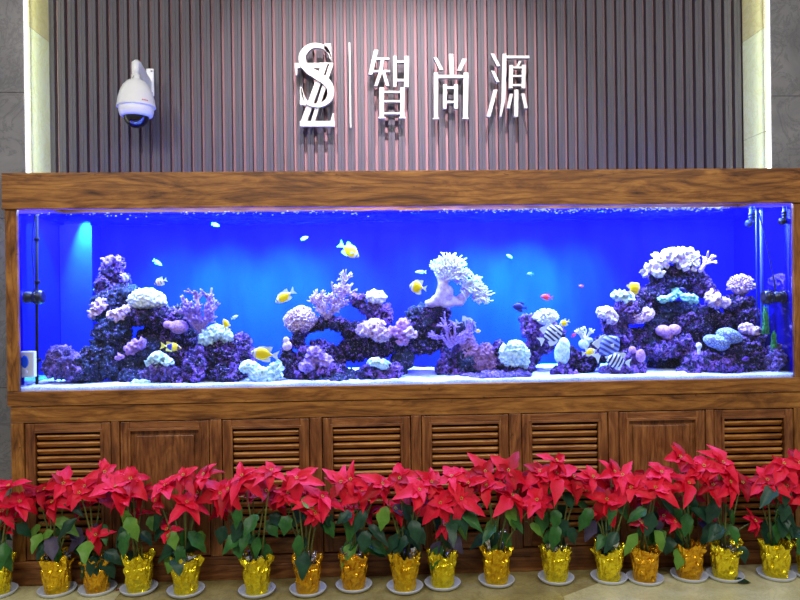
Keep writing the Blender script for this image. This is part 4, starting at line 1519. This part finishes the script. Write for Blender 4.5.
louv = {0: 1, 1: 0, 2: 1, 3: 1, 4: 1, 5: 1, 6: 0, 7: 1}
for i, (xa, xb) in enumerate(doors):
    xa += 0.004
    xb -= 0.004
    z0, z1 = 0.121, 0.795
    s_ = 0.046
    bm = bmesh.new()
    yf = -0.008
    for (p_, q_, r_, t_) in ((xa, xa + s_, z0, z1), (xb - s_, xb, z0, z1)):
        box(bm, p_, q_, yf, 0.022, r_, t_, 0.003, 0)
    for (r_, t_) in ((z0, z0 + 0.075), (z1 - 0.042, z1)):
        box(bm, xa + s_, xb - s_, yf, 0.022, r_, t_, 0.002, 1)
    # raised bead around the opening
    ia, ib, ja, jb = xa + s_, xb - s_, z0 + 0.075, z1 - 0.042
    for q in ((ia - 0.01, ia + 0.004, ja - 0.01, jb + 0.01), (ib - 0.004, ib + 0.01, ja - 0.01, jb + 0.01)):
        box(bm, q[0], q[1], yf - 0.006, 0.0, q[2], q[3], 0.002, 0)
    for q in ((ia, ib, jb - 0.004, jb + 0.01), (ia, ib, ja - 0.01, ja + 0.004)):
        box(bm, q[0], q[1], yf - 0.006, 0.0, q[2], q[3], 0.002, 1)
    d = CW('door', bm, [M['wood_dv'], M['wood_dh']])
    # inset louvre or flat panel
    if louv[i]:
        bm = bmesh.new()
        nlv = 15
        for k_ in range(nlv):
            zc = jb - 0.012 - (jb - ja - 0.02) * (k_ + 0.5) / nlv
            Mx = Matrix.Translation((0, 0.012, zc)) @ Matrix.Rotation(math.radians(-52), 4, 'X')
            n0 = len(bm.verts)
            box(bm, ia + 0.004, ib - 0.004, -0.014, 0.014, -0.0075, 0.0075, 0.005)
            bm.verts.ensure_lookup_table()
            bmesh.ops.transform(bm, matrix=Mx, verts=bm.verts[n0:])
        bm.transform(Matrix.Translation(-Vector(cb.location)))
        obj('louvre', bm, M['wood_lv'], d)
        bm = bmesh.new()
        box(bm, ia, ib, 0.032, 0.036, ja, jb)
        bm.transform(Matrix.Translation(-Vector(cb.location)))
        obj('backing', bm, M['dark'], d)
    else:
        bm = bmesh.new()
        box(bm, ia, ib, 0.008, 0.02, ja, jb)
        box(bm, ia + 0.028, ib - 0.028, -0.002, 0.008, ja + 0.028, jb - 0.028, 0.006)
        for g in range(1, 8):
            xx = ia + 0.03 + (ib - ia - 0.06) * g / 8
            box(bm, xx - 0.002, xx + 0.002, -0.0035, -0.0015, ja + 0.034, jb - 0.034)
        bm.transform(Matrix.Translation(-Vector(cb.location)))
        obj('door_panel', bm, M['wood_dv'], d)

# ------------------------------------------------------------------ poinsettias
def bract(bm, base, direction, normal, L, w, rng, droop=0.3, fold=0.25, mi=0, nu=7):
    """pointed leaf with a folded midrib; direction = midrib, normal = upper side"""
    d = direction.normalized()
    nrm = (normal - d * normal.dot(d)).normalized()
    side = d.cross(nrm)
    ph = rng.uniform(0, 6)
    tw = rng.uniform(-0.35, 0.35)
    rows = []
    for i in range(nu + 1):
        s_ = i / nu
        wid = w * (math.sin(PI * min(1, s_ ** 0.72)) ** 0.95)
        if i == nu:
            wid = 0.0
        if i == 0:
            wid = w * 0.08
        jag = 1 + 0.16 * math.sin(s_ * 14 + ph)
        c = base + d * (L * s_) - nrm * (droop * L * s_ * s_)
        sd = (side * math.cos(tw * s_) + nrm * math.sin(tw * s_))
        if i == nu:
            rows.append([bm.verts.new(c)])
        else:
            row = []
            for j, q in enumerate((-1, -0.5, 0, 0.5, 1)):
                lift = abs(q) * fold * wid * 0.5 + 0.05 * wid * math.sin(ph + s_ * 9 + q * 2)
                row.append(bm.verts.new(c + sd * (wid / 2 * q * (jag if abs(q) == 1 else 1)) + nrm * lift))
            rows.append(row)
    for a_, b_ in zip(rows, rows[1:]):
        if len(b_) == 1:
            for j in range(4):
                bm.faces.new((a_[j], a_[j + 1], b_[0])).material_index = mi
        else:
            for j in range(4):
                bm.faces.new((a_[j], a_[j + 1], b_[j + 1], b_[j])).material_index = mi


def flower_head(t, c, nrm, R_, rng, mat, n1=6, n2=5):
    """ring of long bracts, ring of short ones and the yellow-green centre; c relative to the plant"""
    bm = bmesh.new()
    nrm = nrm.normalized()
    ax = nrm.orthogonal().normalized()
    ay = nrm.cross(ax)
    a0 = rng.uniform(0, 6)
    for ring, (n_, L_, w_, lift, dr) in enumerate(((n1, R_ * 1.04, R_ * 0.52, 0.05, 0.30), (n2, R_ * 0.66, R_ * 0.36, 0.45, 0.2))):
        for i in range(n_):
            a_ = a0 + ring * 0.5 + 2 * PI * i / n_ + rng.uniform(-0.4, 0.4)
            d = (ax * math.cos(a_) + ay * math.sin(a_) + nrm * (lift + rng.uniform(-0.4, 0.4)))
            # blades facing downward hang more
            g = max(0, -d.normalized().z)
            L2 = L_ * rng.uniform(0.7, 1.12)
            bract(bm, c + nrm * 0.004 * ring, d, nrm, L2, w_ * rng.uniform(0.85, 1.15), rng, dr + rng.uniform(-0.15, 0.35), rng.uniform(0.15, 0.75), rng.choice((0, 0, 0, 1, 2)))
    hd = obj('flower_head', bm, mat, t, True)
    bm = bmesh.new()
    for i in range(5):
        a_ = 2 * PI * i / 5
        q = c + nrm * 0.016 + (ax * math.cos(a_) + ay * math.sin(a_)) * 0.006
        bmesh.ops.create_icosphere(bm, subdivisions=1, radius=0.0027, matrix=Matrix.Translation(q))
    obj('flower_centre', bm, M['cyathia'], hd, True)


def foil_pot(t, mat, rng, open_side=0.0, ruff=1.0):
    """crumpled foil sleeve round a flower pot"""
    n = 48
    prof = [(0.053, 0.012), (0.0545, 0.03), (0.057, 0.055), (0.060, 0.082), (0.064, 0.108), (0.066, 0.122), (0.063, 0.13), (0.066, 0.143), (0.071, 0.158), (0.072, 0.172)]
    o_ = rng.uniform(0, 90)
    bm = bmesh.new()
    rings = []
    for lvl, (r, z) in enumerate(prof):
        row = []
        for i in range(n):
            a_ = 2 * PI * i / n
            top = max(0, (z - 0.125) / 0.05)
            cr = noise.noise(Vector((math.cos(a_) * 3 + o_, math.sin(a_) * 3, z * 26))) * 0.010 + noise.noise(Vector((math.cos(a_) * 9 + o_, math.sin(a_) * 9, z * 60))) * 0.005
            rf = top * ruff * (0.005 * math.sin(a_ * 6 + o_) + 0.024 * noise.noise(Vector((math.cos(a_) * 5 + o_, math.sin(a_) * 5, 7))))
            zz = z + top * ruff * (0.050 * noise.noise(Vector((math.cos(a_) * 1.6 + o_, math.sin(a_) * 1.6, 1))) + 0.022 * noise.noise(Vector((math.cos(a_) * 5 + o_, math.sin(a_) * 5, 4))) + 0.006 * rng.uniform(-1, 1))
            rr = r + cr * (1 if lvl > 0 else 0.3) + rf
            row.append(bm.verts.new((rr * math.cos(a_), rr * math.sin(a_), zz)))
        rings.append(row)
    # crumpled collar folding back over itself
    row = []
    for i in range(n):
        a_ = 2 * PI * i / n
        v = rings[-1][i].co
        row.append(bm.verts.new((v.x * rng.uniform(0.72, 0.95), v.y * rng.uniform(0.72, 0.95), v.z - rng.uniform(-0.008, 0.02))))
    rings.append(row)
    row = []
    for i in range(n):
        v = rings[-1][i].co
        row.append(bm.verts.new((v.x * 0.8, v.y * 0.8, 0.128 + rng.uniform(-0.004, 0.012))))
    rings.append(row)
    for a_, b_ in zip(rings, rings[1:]):
        for i in range(n):
            j = (i + 1) % n
            bm.faces.new((a_[i], a_[j], b_[j], b_[i]))
    bm.faces.new(list(reversed(rings[0])))
    obj('foil_wrap', bm, mat, t, False)
    bm = bmesh.new()
    lathe(bm, [(0, 0.126), (0.03, 0.128), (0.056, 0.124), (0.058, 0.118), (0.0, 0.116)], 24)
    obj('soil', bm, M['soil'], t, True)


def film(t, rng, hgt):
    """crinkled clear-silver film standing up inside the foil"""
    for q in range(6):
        bm = bmesh.new()
        a0 = rng.uniform(0, 2 * PI)
        rows = []
        for j in range(5):
            row = []
            for i in range(6):
                a_ = a0 + (i - 2.5) * 0.16
                r = 0.036 + 0.026 * j / 4 + rng.uniform(-0.006, 0.006)
                row.append(bm.verts.new((r * math.cos(a_), r * math.sin(a_), 0.12 + 0.016 + hgt * 1.6 * j / 4 * rng.uniform(0.8, 1.05))))
            rows.append(row)
        for a_, b_ in zip(rows, rows[1:]):
            for i in range(5):
                bm.faces.new((a_[i], a_[i + 1], b_[i + 1], b_[i]))
        obj('silver_film', bm, M['foil_silver'], t)


def plant(label, u, vb, mat, heads, seed, silver=0.0, leaves=9, slabel='', ruff=1.0):
    """heads = [(u, v, radius px, shade)]; vb = row of the saucer's front edge"""
    rng = random.Random(seed)
    p = at(u, vb - 7, Z=0.0)
    if p.y + 0.088 > -0.024:
        p.y = -0.024 - 0.088
    # saucer
    bm = bmesh.new()
    lathe(bm, [(0, 0.0035), (0.066, 0.0035), (0.0745, 0.008), (0.084, 0.0205), (0.087, 0.0215), (0.088, 0.0195), (0.079, 0.005), (0.072, 0.0), (0, 0.0)], 48)
    s = obj('plant_saucer', bm, M['saucer'], None, True)
    s.location = (p.x, p.y, 0.0026)
    tag(s, slabel, 'saucer', 'saucers under the poinsettias')
    t = thing('potted_poinsettia', label, 'potted plant', (p.x, p.y, 0.0), group='poinsettias in gold foil along the cabinet')
    t.location.z = -0.0055 + 0.0026
    foil_pot(t, mat, rng, ruff=ruff)
    if silver:
        film(t, rng, silver)
    base = Vector(t.location)
    RA, RB, RC = M['red_a'], M['red_b'], M['red_c']
    shades = {'a': [RA, RC, RB], 'b': [RB, RA, RA], 'c': [RC, RA, RC]}
    tops = []
    for k_, (hu, hv, hr, sh) in enumerate(heads):
        # heads lean forward or back a little
        dy = {'a': -0.05, 'b': -0.08, 'c': 0.05}[sh] + rng.uniform(-0.03, 0.03)
        yy = min(p.y + dy, -0.13 + 0.02)
        q = at(hu, hv, yy)
        c = q - base
        m_ = mpp(yy)
        nr = Vector((rng.uniform(-0.6, 0.6), -0.65 + rng.uniform(-0.3, 0.3), 0.7 + rng.uniform(-0.3, 0.3)))
        R_ = hr * m_
        if R_ > 0.085:
            n1, n2 = rng.choice((5, 6)), rng.choice((2, 3))
        else:
            n1, n2 = 4, 1
        flower_head(t, c, nr, R_ * 0.95, rng, shades[sh], n1, n2)
        tops.append((c, nr.normalized()))
        # stem
        b0 = Vector((rng.uniform(-0.018, 0.018), rng.uniform(-0.018, 0.018), 0.124))
        mid = b0.lerp(c, 0.5) + Vector((0, 0, 0.03 if c.z > 0.2 else 0.01))
        bm = bmesh.new()
        e_ = c - nr.normalized() * 0.006
        pts = [b0, b0.lerp(mid, 0.5) + Vector((rng.uniform(-.006, .006), 0, 0.01)), mid, mid.lerp(e_, 0.55) + Vector((0, 0.006, 0)), e_]
        tube(bm, pts, [0.0048, 0.0044, 0.004, 0.0034, 0.003], 7)
        obj('stem', bm, M['stem'], t, True)
    # leaves along the stems
    bm = bmesh.new()
    for k_ in range(leaves):
        c, nr = rng.choice(tops)
        f = rng.uniform(0.35, 0.88)
        b_ = Vector((0, 0, 0.124)).lerp(c, f) + Vector((rng.uniform(-0.02, 0.02), rng.uniform(-0.02, 0.01), 0.0))
        a_ = rng.uniform(0, 2 * PI)
        out = Vector((math.cos(a_) * 1.0, -abs(math.sin(a_)) * 0.55 if rng.random() < 0.7 else 0.3, -0.75 + rng.uniform(-0.7, 0.5)))
        if (base + b_).y > -0.16 and out.y > 0:
            out.y = -out.y
        sd_ = out.normalized()
        tube(bm, [b_, b_ + sd_ * 0.012 + Vector((0, 0, 0.006)), b_ + sd_ * 0.028], 0.0016, 5, mi=0)
        mi = rng.choice((0, 0, 0, 0, 1, 1, 1, 1, 1, 2, 2, 3))
        bract(bm, b_ + sd_ * 0.026, out, Vector((sd_.x * 0.4, -0.8, 0.7)), rng.uniform(0.085, 0.135), rng.uniform(0.048, 0.07), rng, 0.35, 0.3, mi)
    obj('foliage', bm, [M['leaf_a'], M['leaf_b'], M['leaf_c'], M['leaf_d']], t, True)


LE, GO, OG = M['foil_lemon'], M['foil_gold'], M['foil_orange']
plants = [
    (7, 594, LE, [(10, 488, 27, 'b'), (20, 503, 24, 'a'), (2, 512, 24, 'a'), (-14, 492, 26, 'a'), (5, 527, 14, 'c'), (-22, 508, 24, 'c')], 1, 0.0, 'leftmost poinsettia, half cut off by the picture edge, in yellow foil'),
    (60, 597, GO, [(47, 490, 26, 'c'), (54, 504, 24, 'a'), (63, 484, 22, 'a'), (79, 507, 14, 'c'), (38, 494, 22, 'c')], 2, 0.03, 'second poinsettia from the left, red heads nodding left over golden foil'),
    (100, 596, OG, [(97, 536, 20, 'a'), (87, 487, 25, 'a'), (100, 494, 22, 'c'), (80, 494, 18, 'b')], 3, 0.0, 'third poinsettia from the left, one small head hanging low over crumpled orange-gold foil'),
    (139, 598, LE, [(114, 488, 29, 'b'), (131, 480, 25, 'a'), (104, 473, 20, 'a'), (136, 515, 17, 'c'), (125, 497, 23, 'b'), (143, 492, 18, 'c')], 4, 0.0, 'fourth poinsettia from the left, bare leaning stems and smooth lemon foil'),
    (186, 600, LE, [(166, 487, 24, 'b'), (186, 504, 26, 'b'), (205, 476, 23, 'a'), (168, 531, 17, 'a'), (184, 477, 20, 'a'), (158, 501, 20, 'a'), (197, 493, 22, 'c')], 5, 0.04, 'fifth poinsettia from the left, a green leaf hanging over the yellow foil rim'),
    (257, 600, LE, [(243, 477, 25, 'b'), (230, 490, 25, 'a'), (219, 494, 26, 'a'), (266, 492, 22, 'c'), (271, 472, 21, 'a'), (222, 511, 17, 'c'), (253, 487, 20, 'c')], 6, 0.04, 'sixth poinsettia from the left, tallest foil corner and a star head above it'),
    (308, 599, OG, [(297, 479, 27, 'b'), (321, 498, 27, 'b'), (288, 494, 24, 'a'), (278, 500, 18, 'c'), (314, 514, 19, 'b'), (306, 488, 20, 'c')], 7, 0.03, 'seventh poinsettia from the left, large petal hanging over striped orange-gold foil'),
    (354, 595, OG, [(361, 491, 24, 'a'), (341, 483, 22, 'a'), (350, 506, 17, 'a'), (376, 492, 20, 'a'), (370, 512, 15, 'c'), (352, 480, 18, 'b')], 8, 0.04, 'eighth poinsettia from the left, sparse heads above squat orange-gold foil'),
    (405, 596.5, GO, [(401, 479, 27, 'a'), (395, 510, 18, 'a'), (418, 491, 26, 'b'), (381, 485, 22, 'a'), (430, 483, 22, 'a'), (406, 492, 20, 'c')], 9, 0.06, 'ninth poinsettia from the left, silver film rising from tall golden foil'),
    (442.5, 593, LE, [(440, 504, 27, 'b'), (461, 499, 26, 'b'), (452, 478, 25, 'b'), (446, 526, 15, 'a'), (427, 500, 20, 'c'), (469, 484, 22, 'a')], 10, 0.02, 'tenth poinsettia from the left, wide flat heads over smooth lemon foil'),
    (496.5, 590, GO, [(511, 497, 28, 'b'), (508, 471, 24, 'a'), (484, 472, 24, 'a'), (537, 501, 24, 'b'), (487, 487, 22, 'a'), (522, 481, 22, 'c'), (500, 484, 20, 'c')], 11, 0.075, 'eleventh poinsettia from the left, two fans of silver film above yellow foil'),
    (556, 587.5, LE, [(556, 475, 28, 'b'), (573, 478, 24, 'a'), (540, 473, 24, 'a'), (555, 462, 19, 'a'), (542, 489, 20, 'c'), (583, 482, 18, 'a')], 12, 0.04, 'twelfth poinsettia from the left, foil flap folded to the right like a collar'),
    (609, 587, LE, [(607, 500, 25, 'a'), (631, 488, 25, 'b'), (613, 473, 23, 'a'), (594, 511, 13, 'a'), (592, 478, 20, 'a'), (610, 487, 20, 'c'), (623, 476, 18, 'b')], 13, 0.05, 'thirteenth poinsettia from the left, yellow foil twisted open with silver film inside'),
    (645, 588, OG, [(655, 489, 27, 'b'), (640, 523, 13, 'a'), (661, 474, 23, 'b'), (644, 480, 20, 'c'), (643, 498, 18, 'c')], 14, 0.0, 'fourteenth poinsettia from the left, dark long leaves over plain orange-gold foil'),
    (689, 585, OG, [(665, 517, 17, 'a'), (687, 484, 25, 'b'), (679, 458, 23, 'a'), (673, 522, 13, 'b'), (699, 472, 22, 'a'), (690, 497, 17, 'c')], 15, 0.0, 'fifteenth poinsettia from the left, low head of few petals left of gold foil'),
    (725, 585, LE, [(728, 482, 29, 'b'), (722, 464, 25, 'b'), (704, 467, 24, 'b'), (753, 522, 19, 'a'), (711, 516, 18, 'c'), (742, 484, 22, 'c'), (713, 486, 22, 'a')], 16, 0.02, 'sixteenth poinsettia from the left, bright head apart on the right above the yellow foil'),
    (776, 584, LE, [(783, 465, 27, 'b'), (787, 487, 25, 'a'), (767, 481, 24, 'a'), (758, 490, 20, 'c'), (775, 470, 20, 'c')], 17, 0.0, 'seventeenth poinsettia from the left, lacy yellow foil rim, near the right edge'),
    (811, 583, LE, [(797, 494, 22, 'c'), (806, 476, 26, 'a'), (800, 463, 22, 'a'), (812, 500, 22, 'a')], 18, 0.0, 'last poinsettia at the right, mostly outside the picture edge'),
]
ORD = ['leftmost', 'second', 'third', 'fourth', 'fifth', 'sixth', 'seventh', 'eighth', 'ninth', 'tenth', 'eleventh', 'twelfth', 'thirteenth', 'fourteenth', 'fifteenth', 'sixteenth', 'seventeenth', 'last']
for i, (u, vb, mat, heads, seed, sil, lb) in enumerate(plants):
    sl = {0: 'pale round saucer under the leftmost poinsettia', 17: 'pale round saucer under the last poinsettia at the right edge'}.get(i, 'pale round plastic saucer under the %s poinsettia from the left' % ORD[i])
    plant(lb, u, vb, mat, heads, seed * 13 + 5, sil, 10 + (i % 3) * 2, sl, 1.0 if mat is not OG else 0.7)

# fallen bits on the floor
rng = random.Random(5)
bm = bmesh.new()
bract(bm, Vector((-0.03, 0, 0.008)), Vector((1, 0.1, 0.1)), Vector((0, -0.2, 1)), 0.07, 0.04, rng, 0.2, 0.5)
bract(bm, Vector((-0.02, 0.01, 0.009)), Vector((0.6, 0.5, 0.15)), Vector((0, -0.2, 1)), 0.05, 0.03, rng, 0.2, 0.5)
o = obj('fallen_leaf', bm, M['leaf_b'], None, True)
o.location = at(744, 584, Z=0.0026)
o.location.z = 0.0026
tag(o, 'curled dark green fallen leaf on the floor right of the sixteenth pot', 'leaf')
bm = bmesh.new()
bract(bm, Vector((-0.015, 0, 0.004)), Vector((1, 0.3, 0.05)), Vector((0, 0, 1)), 0.03, 0.015, rng, 0.1, 0.3)
o = obj('fallen_petal', bm, M['red_c'], None, True)
o.location = at(118, 591, Z=0.0026)
o.location.z = 0.0026
tag(o, 'small dark red fallen petal on the floor between the third and fourth pots', 'petal')
